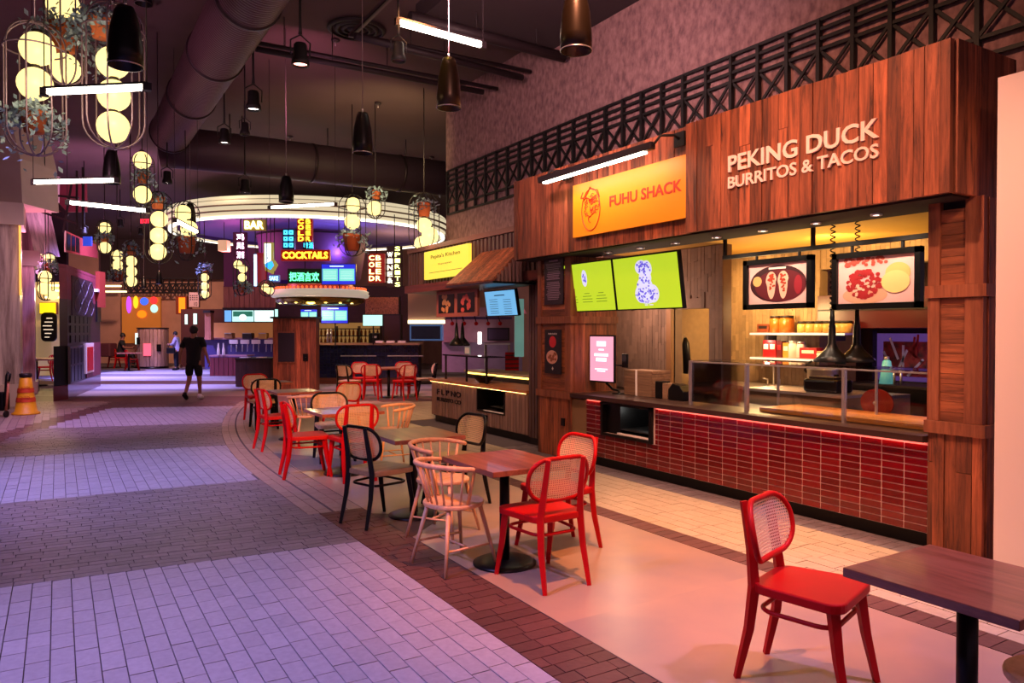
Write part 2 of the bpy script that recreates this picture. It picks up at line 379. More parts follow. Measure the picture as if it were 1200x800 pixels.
# polished concrete of the seating area: panels between the brick bands, cut along the arc
ys = [.4+.6*i for i in range(29)]
ysp = [y for y in ys if y <= 16.6]
for i0, i1 in ((0, 5), (5, 10), (10, 15), (15, 20), (20, len(ysp)-1)):
    seg = ysp[i0:i1+1]; L_ = [(2.405+arc(y), y) for y in seg]; R_ = [(4.115 if y < 9.2 else 4.3, y) for y in seg]
    P = L_+R_[::-1]; n = len(P); mb = MB(); mb.add([(x, y, 0) for x, y in P], [tuple(range(n-1, -1, -1))])
    mb.build('concrete_panel', m_conc, floor)
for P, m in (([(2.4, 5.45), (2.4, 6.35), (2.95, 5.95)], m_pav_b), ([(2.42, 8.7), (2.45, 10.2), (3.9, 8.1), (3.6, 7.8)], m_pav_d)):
    n = len(P); MB().add([(x, y, .002) for x, y in P], [tuple(range(n))[::-1]]).build('dark_floor_patch', m, floor)  # flat dark polygons laid just above the concrete
# broad paving bands further down the hall
def dpt(y): return 1435/(y-387)
for i, (y0, y1, m) in enumerate(((470, 472, m_pav_b), (464, 470, m_pav_b), (458, 464, m_pav_t), (455.5, 458, m_pav_d), (450, 455.5, m_pav_l), (446, 450, m_pav_b), (441, 446, m_pav_l), (438, 441, m_pav_d),
                   (432.5, 438, m_pav_l), (430.5, 432.5, m_pav_d), (422, 430.5, m_pav_l))):
    a, b = (17.0 if i == 0 else dpt(y1)), dpt(y0); a = max(a, 17.0)
    if b <= a: continue
    def wp(l, d): return (l*_R.x+d*math.sin(TH), l*_R.y+d*math.cos(TH))
    P = [wp(-16, a), wp(9, a), wp(9, b), wp(-16, b)]
    mb = MB(); slab(mb, P, -.012, -.001); mb.build('paving_band', m, floor)
# ================================================================ SHELL
m_wall = M('stucco_wall', '#94706f', .9, nz=.5, scale=16, col2='#674a4c', bump=.9, stretch=(1, 1, .6))
m_ceil = M('ceiling_paint', '#543c3e', .9, nz=.35, scale=1.2)
m_ceild = M('dark_soffit', '#2b1a20', .9)
_m = MB(); _m.b2((6.5, 8.5, 2.4), (6.75, 13.1, 6.4)); _m.b2((6.5, -.5, 2.86), (6.75, 8.5, 6.4)); struct(_m.build('wall_right', m_wall))
struct(MB().b2((-9, -3, 6.2), (16, 60, 6.4)).build('ceiling', m_ceil))
struct(MB().b2((4.3, -2, 5.95), (6.5, 9.6, 6.2)).build('trim_1', m_ceild))
m_far = M('far_wall_stone', '#b98a78', .8, nz=.3, scale=2, var=.1)
def camwall(px0, py0, px1, py1, d, th, name, m, parent=None, **k):
    a = at(px0, py0, d); b = at(px1, py1, d); c = (a+b)/2
    o = MB().box((0, th/2, 0), (((px1-px0)*d/FPX), th, (py1-py0)*d/FPX)).build(name, m, parent, **k)
    o.location = c; o.rotation_euler = (0, 0, CF); return o
struct(camwall(-300, 150, 700, 431.5, 37.5, .3, 'wall_back', m_far))
struct(camwall(262, 335, 480, 436, 30.5, .3, 'wall_inner', M('inner_wall', '#5a3440', .8, nz=.3)))
struct(MB().b2((-6, -3, 0), (-5.8, 34, 6.2)).build('wall_left', M('maroon_wall', '#7a2e3c', .8, nz=.3)))
struct(MB().b2((15.8, 10, 0), (16, 36, 6.2)).build('wall_far_right', m_far))
# a patterned dark band over the far shops
struct(camwall(118, 262, 262, 327, 37, .2, 'trim_2', m_ceild))
# ---------------------------------------------------------------- ducts and pipes
m_duct = M('galvanised_duct', '#5c4449', .5, .45, nz=.2, scale=2)
m_ductd = M('duct_seam', '#2c2024', .5, .6)
m_pipe = M('ceiling_pipe', '#22151a', .6, .1)
t = thing('spiral_duct', 'huge ribbed spiral duct running away under the ceiling', 'duct', (1.92, 0, 5.53))
prof = []
mb = MB(); n = 36; Y = 2.0; vs = []; ring = []
while Y < 16.05:
    ring.append((Y, .372)); ring.append((Y+.03, .372)); ring.append((Y+.038, .362)); ring.append((Y+.052, .362)); Y += .06
b = MB().tube([(0, y, 0) for y, r in ring], [r for y, r in ring], 36).build('duct_body', m_duct, t)
for y in (4.6, 7.1, 9.0, 11.1, 13.3, 16.0):
    MB().tube([(0, y-.035, 0), (0, y-.03, 0), (0, y+.03, 0), (0, y+.035, 0)], [.37, .393, .393, .37], 36).build('seam_band', m_ductd, t)
for y in (5.5, 9.9, 14):
    MB().tube([(.3, y, .2), (.3, y, .67)], .012, 6).build('hanger_rod', m_pipe, t)
t = thing('cross_duct', 'dark round duct crossing the hall in front of the bright ring', 'duct', (1.92, 16.5, 5.38))
MB().tube([(-.1, .15, 0), (.3, .05, 0), (1, 0, 0), (8.4, 0, 0)], [.42, .42, .42, .42], 32).build('duct_body', M('dark_duct', '#33222c', .6, .2), t)
for x in (2.9, 5.0, 7.4): MB().tube([(x, 0, 0), (x+.06, 0, 0)], .435, 32).build('seam_band', m_ductd, t)
for x in (1.2, 1.45, 3.3, 5.2, 6.6): MB().tube([(x, 0, .4), (x, 0, .82)], .014, 6).build('hanger_rod', m_pipe, t)
def pipe(a, b, r, lab, hang=(), name='ceiling_pipe'):
    o = MB().tube([a, b], r, 12); t = thing(name, lab, 'pipe', a)
    MB().tube([a, b], r, 12).build('pipe_run', m_pipe, t, world=True)
    for k in hang:
        p = Vector(a).lerp(Vector(b), k); MB().tube([p, (p.x, p.y, 6.2)], .008, 5).build('hanger_rod', m_pipe, t, world=True)
    return t
def pp(x, y, Z): return onZ(x, y, Z)
pipe(tuple(onZ(300, 50, 5.75)), tuple(onZ(583, 104, 5.75)), .032, 'upper one of two thin black ceiling pipes behind the middle pendant', (.1, .5))
pipe(tuple(onZ(300, 57, 5.6)), tuple(onZ(566, 108, 5.6)), .045, 'lower one of two black ceiling pipes behind the middle pendant', (.3,))
pipe(tuple(onZ(412, 40, 5.75)), tuple(onZ(622, 84, 5.75)), .032, 'thin black ceiling pipe just under the lit ceiling tube', (.3,))
pipe(tuple(onZ(416, 42, 5.6)), tuple(onZ(612, 91, 5.6)), .05, 'thicker black pipe running below the lit ceiling tube', (.5,))
pipe(tuple(onZ(480, 20, 5.65)), tuple(onZ(661, 67, 5.65)), .075, 'fat dark pipe ending in front of the stucco wall', (.4, .8))
t = thing('ceiling_strut', 'slanted steel channel running from the round vent to the top edge', 'strut', tuple(onZ(411, 42, 5.9)))
MB().bar(onZ(411, 42, 5.9), onZ(476, -22, 5.9), .07, .05).build('channel', M('strut_paint', '#5b4347', .5, .3), t, world=True)
MB().bar(onZ(411, 42, 5.86), onZ(476, -22, 5.86), .02, .03).build('channel_lip', m_pipe, t, world=True)
t = thing('ceiling_vent', 'round concentric air vent in the ceiling', 'vent', tuple(onZ(418, 33, 6.19)))
for r in (.42, .32, .22, .12): MB().lathe([(r, 0), (r+.02, -.02), (r-.03, -.05), (r-.045, -.045), (r-.02, 0)], 36).build('vent_ring', m_pipe, t)
for x, y in ((393, 47), (340, 160), (443, 121), (506, 184)):
    t = thing('sprinkler_head', 'small sprinkler with a round cover plate, %s' % {393: 'just below the round ceiling vent', 340: 'above the cross duct by its left hanger', 443: 'in the bare ceiling below the pipes', 506: 'next to the end of the stucco wall'}[x], 'sprinkler', tuple(onZ(x, y, 6.18)))
    MB().lathe([(0, 0), (.07, 0), (.06, -.02), (0, -.03)], 16).build('cover_plate', m_pipe, t); MB().tube([(0, 0, -.02), (0, 0, -.09)], .01, 6).build('sprinkler_pin', m_steel, t)
# ---------------------------------------------------------------- black truss rail on the stucco wall
XT = 6.455
ya = onX(524.5, 210, XT).y; yb_ = onX(623, 210, XT).y; sp = (ya-yb_)/8
zr = [onX(524.5, y, XT).z for y in (201, 206.8, 212.6, 218.8, 242.3, 251.5)]
t = thing('lattice_railing', 'long black steel lattice railing along the stucco wall', 'railing', (XT, ya, zr[-1]))
npost = int((ya-.3)/sp); yend = ya-npost*sp
for k, z in enumerate(zr): MB().b2((XT-.012, yend, z-.017), (XT+.012, ya, z+.017)).build('rail', m_blkmetal, t, world=True)
for i in range(npost+1):
    y = ya-i*sp; MB().b2((XT-.025, y-.02, zr[-1]), (XT+.025, y+.02, zr[0])).build('post', m_blkmetal, t, world=True)
    if i < npost:
        MB().bar((XT+.01, y, zr[3]), (XT+.01, y-sp, zr[4]), .03, .02, (1, 0, 0)).build('brace', m_blkmetal, t, world=True)
        MB().bar((XT-.01, y, zr[4]), (XT-.01, y-sp, zr[3]), .03, .02, (1, 0, 0)).build('brace', m_blkmetal, t, world=True)
for i in range(0, npost+1, 3):
    y = ya-i*sp; MB().b2((XT, y-.015, zr[1]-.02), (6.499, y+.015, zr[1]+.02)).build('wall_bracket', m_blkmetal, t, world=True)
# ================================================================ FUHU SHACK FRONT
XF = 5.27
def boards(t, X, y0, y1, z0, z1, wd, m, th=.04, name='plank', split=.3, jit=.3):
    """upright boards facing the hall, each its own piece"""
    y = y0
    while y < y1-.01:
        w_ = wd*random.uniform(1-jit, 1+jit); e = min(y+w_, y1)
        if y1-e < wd*.4: e = y1
        cuts = [z0, z1]
        if random.random() < split: cuts.insert(1, random.uniform(z0+.2*(z1-z0), z1-.2*(z1-z0)))
        for a, b in zip(cuts, cuts[1:]):
            d = random.uniform(0, .012); c = ((X+th/2-d/2), (y+e)/2, (a+b)/2)
            o = MB().box((0, 0, 0), (th+d, e-y-.004, b-a-.004)).build(name, m, t); o.location = Vector(c)-t.location
        y = e
t = thing('wooden_fascia', 'big reclaimed wood fascia over the burrito and taco counter', 'shop front', (XF, 5.7, 2.6))
boards(t, 5.30, 5.32, 8.6, 2.60, 3.66, .1, m_plank)
boards(t, 5.25, 2.80, 5.32, 2.60, 3.66, .1, m_plank)
x = XF+.03
while x < 6.1:      # return side at the near end
    e = min(x+.1*random.uniform(.7, 1.3), 6.1); o = MB().box((0, 0, 0), (e-x-.004, .04, 1.056)).build('plank', m_plank, t); o.location = Vector(((x+e)/2, 2.80, 3.13))-t.location; x = e
MB().b2((XF+.03, 2.83, 3.6), (5.9, 8.6, 3.66)).build('top_board', m_dark, t, world=True)
MB().b2((XF+.06, 2.83, 2.59), (5.9, 8.6, 2.625)).build('soffit', M('dark_red_soffit', '#1c0806', .9), t, world=True)
for i, (x, y) in enumerate(((713, 298), (751, 293), (792, 288), (840, 280.5), (894, 273.5), (956, 265), (1027, 255.5))):
    p = onX(x, y, 5.75); tt = thing('downlight', 'small round soffit downlight, %s from the left' % ('first', 'second', 'third', 'fourth', 'fifth', 'sixth', 'seventh')[i], 'downlight', (5.65, onX(x, y, 5.65).y, 2.588), 0, 'downlights under the wooden fascia')
    MB().lathe([(.045, 0), (.045, -.012), (.032, -.012), (.032, 0)], 18).build('trim_ring', m_steel, tt); MB().lathe([(0, -.006), (.032, -.006)], 18).build('lens', E('downlight_lens', '#fff0e0', 9), tt)
    lamp('soffit_lamp', 'SPOT', (5.65, tt.location.y, 2.56), (1, .72, .5), 38, .03, (5.85, tt.location.y, 0), 150, 1)
# lettering
def ctext(x0, y0, x1, y1, X): a = onX(x0, y0, X); b = onX(x1, y1, X); return a, b
t = thing('wall_lettering', 'cut-out letters reading PEKING DUCK above BURRITOS & TACOS', 'lettering', (5.24, (4.78+3.31)/2, 3.1), FA)
m_let = M('pale_letters', '#f3cfc0', .5)
txt(t, 'letters', 'PEKING DUCK', 0, .065, .15, m_let, 0, 1.46, .01, .02, split=True)
txt(t, 'letters', 'BURRITOS & TACOS', 0, -.105, .108, m_let, 0, 1.46, .01, .018, split=True)
# yellow sign
t = thing('shop_sign', 'orange-yellow sign panel with a red round beast drawing under the bar lamp', 'sign', (5.25, 6.235, 3.06), FA)
m_yel = M('orange_sign_face', '#f09206', .45)
MB().box((0, .01, 0), (1.9, .03, .62)).build('sign_panel', m_yel, t)
m_ink = M('sign_red_ink', '#c22a12', .5)
txt(t, 'letters', 'FUHU SHACK', .30, .02, .12, m_ink, -.008, 1.12, .002, .018, split=True)
cx, cz = -.60, 0.0      # line drawing of a round beast head in an oval
mb = MB(); mb.tube([(cx+.17*math.cos(a), -.008, cz-.02+.24*math.sin(a)) for a in [2*PI*i/40 for i in range(40)]], .006, 5, True).build('oval_outline', m_ink, t)
mb = MB(); random.seed(11)
for i in range(30):
    a = random.uniform(0, 2*PI); r = random.uniform(.02, .13); px, pz = cx+r*math.cos(a), cz+.03+r*1.2*math.sin(a); b = random.uniform(0, 6); s = random.uniform(.02, .045)
    mb.tube([(px+s*math.cos(b+q*.9)*(.4+.2*q), -.008, pz+s*math.sin(b+q*.9)*(.4+.2*q)) for q in range(5)], .005, 4)
for pts in (((-.15, .2), (-.19, .13), (-.1, .14), (-.05, .19), (-.02, .24), (.04, .2), (.12, .19), (.16, .1)), ((-.15, .1), (-.08, .13), (0, .09), (.08, .13)), ((-.09, -.06), (-.02, -.1), (.06, -.06)), ((-.02, .02), (.0, -.03), (.04, -.02))):
    mb.tube([(cx+a, -.008, cz+b) for a, b in pts], .007, 4)
mb.build('beast_line_drawing', m_ink, t)
# long picture light over the sign
t = thing('bar_lamp', 'long black picture lamp arm over the orange sign', 'lamp', (4.98, 6.5, 3.44))
pa = Vector((4.98, 7.50, 3.46)); pb = Vector((4.98, 5.50, 3.46))
MB().bar(pa, pb, .07, .075).build('housing', m_dark, t, bevel=.01, world=True)
MB().b2((4.955, 5.62, 3.405), (5.015, 7.4, 3.422)).build('diffuser', E('bar_lamp_tube', '#fff3dc', 14), t, world=True)
for y in (5.5, 7.4): MB().tube([(4.98, y, 3.46), (5.03, y-.05, 3.55), (5.16, y-.1, 3.56), (5.24, y-.1, 3.53)], .014, 8).build('arm', m_blkmetal, t, world=True)
for y in (5.4, 7.3): MB().b2((5.225, y-.07, 3.46), (5.25, y+.07, 3.6)).build('mounting_plate', m_blkmetal, t, world=True)
lamp('bar_lamp_light', 'AREA', (5.0, 6.5, 3.395), (1, .83, .55), 7, sx=.05, sy=1.8, aim=(5.22, 6.5, 2.7)).rotation_euler = (0, math.radians(-14), 0)
# ---------------------------------------------------------------- right pillar
def pillar(label, y0, y1, x0, x1, bandz, zt=2.6):
    t = thing('wooden_pillar', label, 'pillar', ((x0+x1)/2, (y0+y1)/2, 0))
    MB().b2((x0+.03, y0+.02, 0), (x1, y1-.02, zt)).build('core', m_dark, t, world=True)
    z = bandz[0]
    boards(t, x0, y0, y1, 0, z-.09, .1, m_plank, .035)
    fr = .085
    for k in range(len(bandz)):
        a = bandz[k]; b = bandz[k+1] if k+1 < len(bandz) else zt
        MB().b2((x0-.035, y0-.03, a-.09), (x1+.01, y1+.012, a)).build('band_board', m_trimw, t, world=True)
        for ys_ in ((y0, y0+fr+.04), (y1-fr, y1)): MB().b2((x0-.015, ys_[0], a+.002), (x0+.04, ys_[1], b-.092 if k+1 < len(bandz) else b)).build('stile', m_trimw, t, world=True)
        zz = a
        while zz < b-.1:
            e = min(zz+random.uniform(.06, .1), b-.09 if k+1 < len(bandz) else b)
            o = MB().box((0, 0, 0), (.03, y1-y0-2*fr-.04, e-zz-.003)).build('cross_plank', m_plankh, t); o.location = Vector((x0+.02, (y0+y1)/2+.02, (zz+e)/2))-t.location; zz = e
    for i in range(4):      # side boards
        a = x0+.04+(x1-x0-.04)*i/4; b = x0+.04+(x1-x0-.04)*(i+1)/4
        o = MB().box((0, 0, 0), (b-a-.004, .03, zt-.02)).build('side_plank', m_plank, t); o.location = Vector(((a+b)/2, y0+.005, zt/2))-t.location
    return t
pillar('wooden pillar at the right end of the red tiled counter', 2.73, 3.12, 5.57, 5.92, [.98, 1.98])
pl = pillar('wooden pillar between the two food counters, poster on it', 7.66, 8.42, 5.57, 6.3, [.86, 1.83])
MB().b2((5.54, 7.78, .42), (5.57, 7.85, .52)).build('outlet_plate', m_blk, pl, world=True)
struct(MB().b2((5.35, -1.5, 0), (5.6, 2.55, 3.33)).build('wall_near_right', M('peach_wall', '#f1d8cf', .6)))
# near-side jamb of the counter, mottled tan
struct(MB().b2((5.58, 7.35, 0), (5.9, 7.66, .78)).build('trim_3', M('tan_jamb', '#8a6b4a', .6, nz=.2)))
# ---------------------------------------------------------------- the tiled counter
Y0, Y1 = 3.12, 7.35
t = thing('service_counter', 'long counter faced with glossy red tiles', 'counter', (5.6, (Y0+Y1)/2, 0))
MB().b2((5.64, Y0, 0), (6.4, Y1, .12)).build('toe_kick', m_blk, t, world=True)
ry0, ry1, rz0 = 6.14, 7.03, .43
mb = MB(); mb.b2((5.578, Y0, .12), (6.35, ry0, .80)); mb.b2((5.578, ry1, .12), (6.35, Y1, .80)); mb.b2((5.578, ry0, .12), (6.35, ry1, rz0)); mb.b2((6.15, ry0, rz0), (6.35, ry1, .8)); mb.build('counter_body', m_grout, t, world=True)
rowsn = 12; th_ = (.79-.12)/rowsn; ncol = 23; tw = (Y1-Y0)/ncol
for r in range(rowsn):
    for c in range(ncol):
        ya_ = Y0+c*tw; za = .12+r*th_
        if ya_+tw > ry0-.03 and ya_ < ry1+.03 and za+th_ > rz0-.01: 
            if ya_ < ry0-.05: y2 = ry0-.03; y1_ = ya_
            elif ya_+tw > ry1+.05: y1_ = ry1+.03; y2 = ya_+tw
            else: continue
        else: y1_, y2 = ya_, ya_+tw
        if y2-y1_ < .03: continue
        o = MB().box((0, 0, 0), (.012, y2-y1_-.009, th_-.009)).build('tile', m_tile, t); o.location = Vector((5.579, (y1_+y2)/2, za+th_/2))-t.location; o.rotation_euler = (0, random.uniform(-.012, .012), random.uniform(-.008, .008))
MB().b2((5.50, Y0, .81), (6.45, Y1+.25, .86)).build('countertop', m_cantop, t, world=True)
MB().b2((5.55, Y0+.02, .8045), (5.56, ry0-.05, .8095)).build('led_strip', E('red_led', '#ff7868', 26), t, world=True)
MB().b2((5.55, ry1+.05, .8045), (5.56, Y1, .8095)).build('led_strip', bpy.data.materials['red_led'], t, world=True)
# grab window in the counter
t = thing('warming_drawer', 'black open warming recess set into the red tiled counter', 'warmer', (5.57, (ry0+ry1)/2, rz0))
mb = MB(); mb.b2((5.54, ry0, rz0-.03), (5.62, ry1, rz0)); mb.b2((5.54, ry0, rz0), (5.62, ry0+.04, .8)); mb.b2((5.54, ry1-.04, rz0), (5.62, ry1, .8)); mb.b2((5.54, ry0, .77), (5.62, ry1, .8)); mb.build('frame', m_blk, t, world=True)
mb = MB(); mb.b2((6.1, ry0+.04, rz0), (6.13, ry1-.04, .77)); mb.b2((5.6, ry1-.3, rz0), (6.1, ry1-.04, .77)); mb.build('lining', m_blk, t, world=True)
MB().b2((5.55, ry0+.04, rz0+.01), (5.57, ry1-.3, rz0+.03)).build('steel_lip', m_white, t, world=True)
MB().b2((5.6, ry0+.04, rz0+.06), (6.1, ry1-.3, rz0+.07)).build('steel_tray', M('dull_steel', '#4a4b4c', .4, .8), t, world=True)
lamp('recess_lamp', 'POINT', (5.85, ry0+.25, .7), (1, 1, .95), 1.6, .02)
# ---------------------------------------------------------------- glass guard, board
m_gl = glass('clear_glass')
t = thing('glass_guard', 'glass sneeze guard on steel posts along the red counter', 'sneeze guard', (5.72, 4.6, .86))
for y in (5.72, 4.97, 3.92):
    MB().b2((5.70, y-.012, .86), (5.74, y+.012, 1.33)).build('post', m_steel, t, world=True)
    MB().b2((6.17, y-.009, .86), (6.19, y+.009, 1.33)).build('post', m_steel, t, world=True)
MB().b2((5.705, 3.14, 1.312), (5.74, 5.72, 1.325)).build('top_rail', m_steel, t, world=True)
for a, b in ((5.70, 4.99), (4.95, 3.94), (3.90, 3.14)): MB().b2((5.715, b, .90), (5.722, a, 1.31)).build('pane', m_gl, t, world=True)
MB().b2((5.74, 5.71, .9), (6.16, 5.717, 1.31)).build('end_pane', m_gl, t, world=True)
MB().b2((5.72, 3.14, 1.33), (6.2, 5.72, 1.336)).build('glass_shelf', m_gl, t, world=True)
t = thing('cutting_board', 'long maple cutting board on the counter behind the glass', 'board', (6.0, 4.1, .86))
MB().b2((5.82, 3.2, .862), (6.4, 4.9, .905)).build('board_slab', W('maple_board', '#a8642a', '#d99247', 'y', .4, .08, 5), t, bevel=.004, world=True)
# counter clutter at the till
t = thing('order_screen', 'pink upright ordering screen on a bent black arm', 'screen', (5.85, 7.40, .862), FA+.12)
MB().box((0, .02, .43), (.44, .03, .6)).build('screen_case', m_blk, t, bevel=.004)
MB().box((0, -.0, .43), (.40, .012, .56)).build('screen_face', m_pinkL, t)
mb = MB()
for z, w_, h_ in ((.62, .16, .06), (.545, .09, .018), (.48, .24, .035), (.42, .18, .045), (.30, .22, .014), (.275, .14, .014)): mb.box((0, -.008, z), (w_, .003, h_))
mb.build('screen_text', E('white_print', '#fff4f8', 1.6), t)
MB().tube([(0, .05, .3), (.02, .07, .12), (.12, .08, .05), (.25, .06, .04), (.25, .06, .0)], .016, 8).build('arm', m_blk, t)
MB().lathe([(0, 0), (.09, 0), (.09, .012), (0, .014)], 20, (.25, .06, 0)).build('base_plate', m_blk, t)
t = thing('card_reader', 'black card reader on a short stalk beside the pink screen', 'card reader', (5.88, 6.98, 1.22), FA)
MB().box((0, 0, .06), (.10, .03, .17)).build('reader_body', m_blk, t, bevel=.01); MB().tube([(-.18, .02, .0), (0, .02, .0)], .012, 8).build('stalk', m_blk, t)
MB().box((0, -.017, .09), (.07, .004, .07)).build('display', M('grey_display', '#3b3a44', .2), t)
m_paper = W('stacked_cardboard', '#6a4a36', '#8d6a4f', 'x', .8, .08)
t = thing('takeaway_box_stack', 'stack of flat takeaway cartons beside the till', 'boxes', (6.1, 6.83, .862), FA)
for k in range(9): MB().box((random.uniform(-.004, .004), 0, .018+k*.034), (.5, .3, .031)).build('carton', m_paper, t)
MB().box((-.02, -.155, .155), (.03, .004, .31)).build('white_strap', m_white, t)
t = thing('napkin_dispenser', 'narrow dark napkin holder beside the carton stack', 'dispenser', (6.0, 6.45, .862), FA); MB().box((0, 0, .1), (.1, .15, .2)).build('holder', m_blk, t, bevel=.01); MB().box((.1, 0, .09), (.08, .12, .18)).build('paper_sleeve', m_paper, t)
t = thing('till_printer', 'black dome-backed receipt printer on the dark counter', 'printer', (6.0, 6.16, .862), FA)
MB().prism([(-.12, -.08, 0), (.13, -.08, 0), (.12, -.08, .1), (.06, -.08, .17), (-.05, -.08, .19), (-.12, -.08, .12)], (0, .16, 0)).build('printer_body', m_blk, t, bevel=.01)
# ---------------------------------------------------------------- menu screens
def menu_screen(label, y0, y1, z0, z1, X, m, tilt=.14, name='menu_screen', group=None):
    t = thing(name, label, 'screen', (X, (y0+y1)/2, (z0+z1)/2), FA, group); t.rotation_euler = (tilt, 0, FA)
    w_, h_ = y1-y0, z1-z0
    MB().box((0, .02, 0), (w_, .05, h_)).build('screen_case', m_blk, t); MB().box((0, -.006, 0), (w_-.03, .006, h_-.03)).build('screen_face', m, t)
    MB().box((0, .12, h_*.3), (.1, .16, .06)).build('mount', m_blk, t)
    return t
m_lime = E('lime_screen', '#bcd62a', 1.0); m_pur = E('screen_violet', '#6a5ae0', .9); m_lil = E('screen_lilac', '#d8d4f2', 1.0); m_grn = E('screen_green_print', '#6f8f1e', .8)
t = menu_screen('left lime menu screen with a small white oval emblem', 6.87, 7.94, 1.88, 2.50, 5.62, m_lime)
MB().disc((-.02, .11), .055, .105, -.0105).build('oval', m_lil, t)
mb = MB()
for i in range(9): mb.disc((-.02+random.uniform(-.03, .03), .11+random.uniform(-.045, .045)), .012, .016, -.012, 7)
mb.build('emblem', m_pur, t); mb = MB()
for cx in (-.3, 0, .28):
    for k, w_ in enumerate((.1, .17, .2, .2)): mb.box((cx, -.011, -.08-.035*k), (w_, .002, .008))
mb.build('menu_lines', m_grn, t)
t = menu_screen('right lime menu screen with a violet seated-beast drawing', 5.77, 6.855, 1.88, 2.50, 5.62, m_lime)
mb = MB()
blobs = ((-.05, .17, .09, .07), (.04, .15, .07, .08), (.0, .05, .09, .08), (-.02, -.05, .12, .1), (-.09, -.13, .09, .09), (.1, -.13, .09, .09), (0, -.17, .14, .06))
for a, b, c, d in blobs: mb.disc((a, b), c+.012, d+.012, -.0105, 22)
mb.build('drawing_halo', m_lil, t); mb = MB()
for i in range(120):
    a, b, c, d = random.choice(blobs); q = random.uniform(0, 2*PI); r = random.uniform(.2, .95)
    mb.disc((a+c*r*math.cos(q), b+d*r*math.sin(q)), random.uniform(.008, .018), random.uniform(.006, .016), -.012-.00002*i, 6)
mb.build('beast_drawing', m_pur, t, kind='stuff')
mb = MB(); mb.box((-.02, -.012, -.255), (.05, .002, .012)); mb.box((.06, -.012, -.255), (.06, .002, .012)); mb.build('caption', m_lil, t)
# dark text board and food poster on the middle pillar
t = thing('notice_board', 'dark plum board of small print high on the middle pillar', 'notice', (5.54, 8.02, 2.3), FA)
MB().box((0, .01, 0), (.42, .02, .62)).build('board', M('plum_board', '#231420', .5), t); mb = MB(); mb.box((0, -.002, .26), (.2, .003, .02))
for k in range(22):
    if k != 10: mb.box((random.uniform(-.01, .01), -.002, .22-k*.022), (random.uniform(.24, .34), .003, .009))
mb.build('small_print', M('mauve_print', '#8d7686', .6), t)
t = thing('food_poster', 'tall dark poster with a red bowl and a round plate on the middle pillar', 'poster', (5.535, 8.03, 1.37), FA)
MB().box((0, .008, 0), (.37, .015, .58)).build('poster_sheet', M('poster_black', '#17101a', .5), t)
MB().disc((0, .13), .08, .075, -.001).build('red_bowl', M('poster_red', '#c8232c', .5), t)
MB().disc((-.015, -.07), .13, .09, -.001).build('plate', M('poster_plate', '#d8a08c', .5), t); mb = MB()
for i in range(14): mb.disc((random.uniform(-.1, .08), random.uniform(-.12, -.02)), .025, .018, -.002-.0001*i, 8)
mb.build('food', M('poster_food', '#93502f', .5), t)
txt(t, 'heading', 'FUHU SHACK', 0, .235, .022, m_white, -.001, .2, .001); MB().disc((0, -.22), .022, .025, -.001, 4).build('emblem', m_white, t)
t = thing('wall_frame', 'narrow upright framed panel at the edge of the ribbed post', 'frame', (5.83, 8.62, 1.55), FA)
mb = MB(); mb.box((-.09, 0, 0), (.02, .03, .95)); mb.box((.09, 0, 0), (.02, .03, .95)); mb.box((0, 0, .47), (.2, .03, .04)); mb.box((0, 0, -.47), (.2, .03, .02)); mb.build('frame', M('pink_steel', '#9a7076', .4, .4), t)
MB().box((0, .01, 0), (.16, .01, .9)).build('panel', m_blk, t)
# ---------------------------------------------------------------- inside the shop
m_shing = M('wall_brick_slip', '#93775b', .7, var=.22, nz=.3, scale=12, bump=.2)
m_shing2 = M('wall_brick_slip_shaded', '#7a5f50', .7, var=.2, nz=.3, scale=12, bump=.2)  # same slips darkened, the left wall's shade put into the colour
def slips(parent, ax, c0, a0, a1, z0, z1, m, wd=.062, ln=.24, holes=()):
    mb = MB(); n = int((a1-a0)/wd)
    for i in range(n):
        a = a0+i*wd; z = z0-random.random()*ln
        while z < z1:
            e = min(z+ln, z1); b = max(z, z0); d = random.uniform(0, .006)
            if e-b > .03 and not any(h[0] < a+wd and a < h[1] and h[2] < e and b < h[3] for h in holes):
                p = (c0-.012-d, a+.002, b+.002) if ax == 'x' else (a+.002, c0-.012-d, b+.002); q = (c0, a+wd-.002, e-.002) if ax == 'x' else (a+wd-.002, c0, e-.002)
                mb.b2(p, q)
            z = e
    o = mb.build('wall_slips', m, parent, kind='stuff'); return o
dy0, dy1 = 6.88, 7.52
w1 = MB(); w1.b2((7.2, 6.64, 0), (7.35, dy0, 2.75)); w1.b2((7.2, dy1, 0), (7.35, 9.8, 2.75)); w1.b2((7.2, dy0, 1.94), (7.35, dy1, 2.75))
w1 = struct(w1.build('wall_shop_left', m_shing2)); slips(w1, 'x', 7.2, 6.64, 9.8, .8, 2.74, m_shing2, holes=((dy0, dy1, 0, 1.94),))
w2 = struct(MB().b2((8.6, 5.75+.5, 0), (8.75, 8.0, 2.75)).build('wall_shop_back', m_shing)); slips(w2, 'x', 8.6, 6.25, 7.98, .6, 2.74, m_shing)
w2b = struct(MB().b2((8.6, 4.6, 2.45), (8.75, 6.25, 2.75)).build('wall_shop_back_upper', m_shing)); slips(w2b, 'x', 8.6, 4.6, 6.25, 2.45, 2.74, m_shing)
struct(MB().b2((7.35, 6.5, 0), (8.6, 6.64, 0.01)).build('trim_4', m_dark))
struct(MB().b2((5.95, 2.9, 2.75), (8.58, 8.5, 2.83)).build('ceiling_shop', M('shop_ceiling', '#b48a3a', .8, nz=.1)))
struct(MB().b2((6.52, 9.35, 0), (7.18, 9.45, 3)).build('wall_shop_side', m_dark))
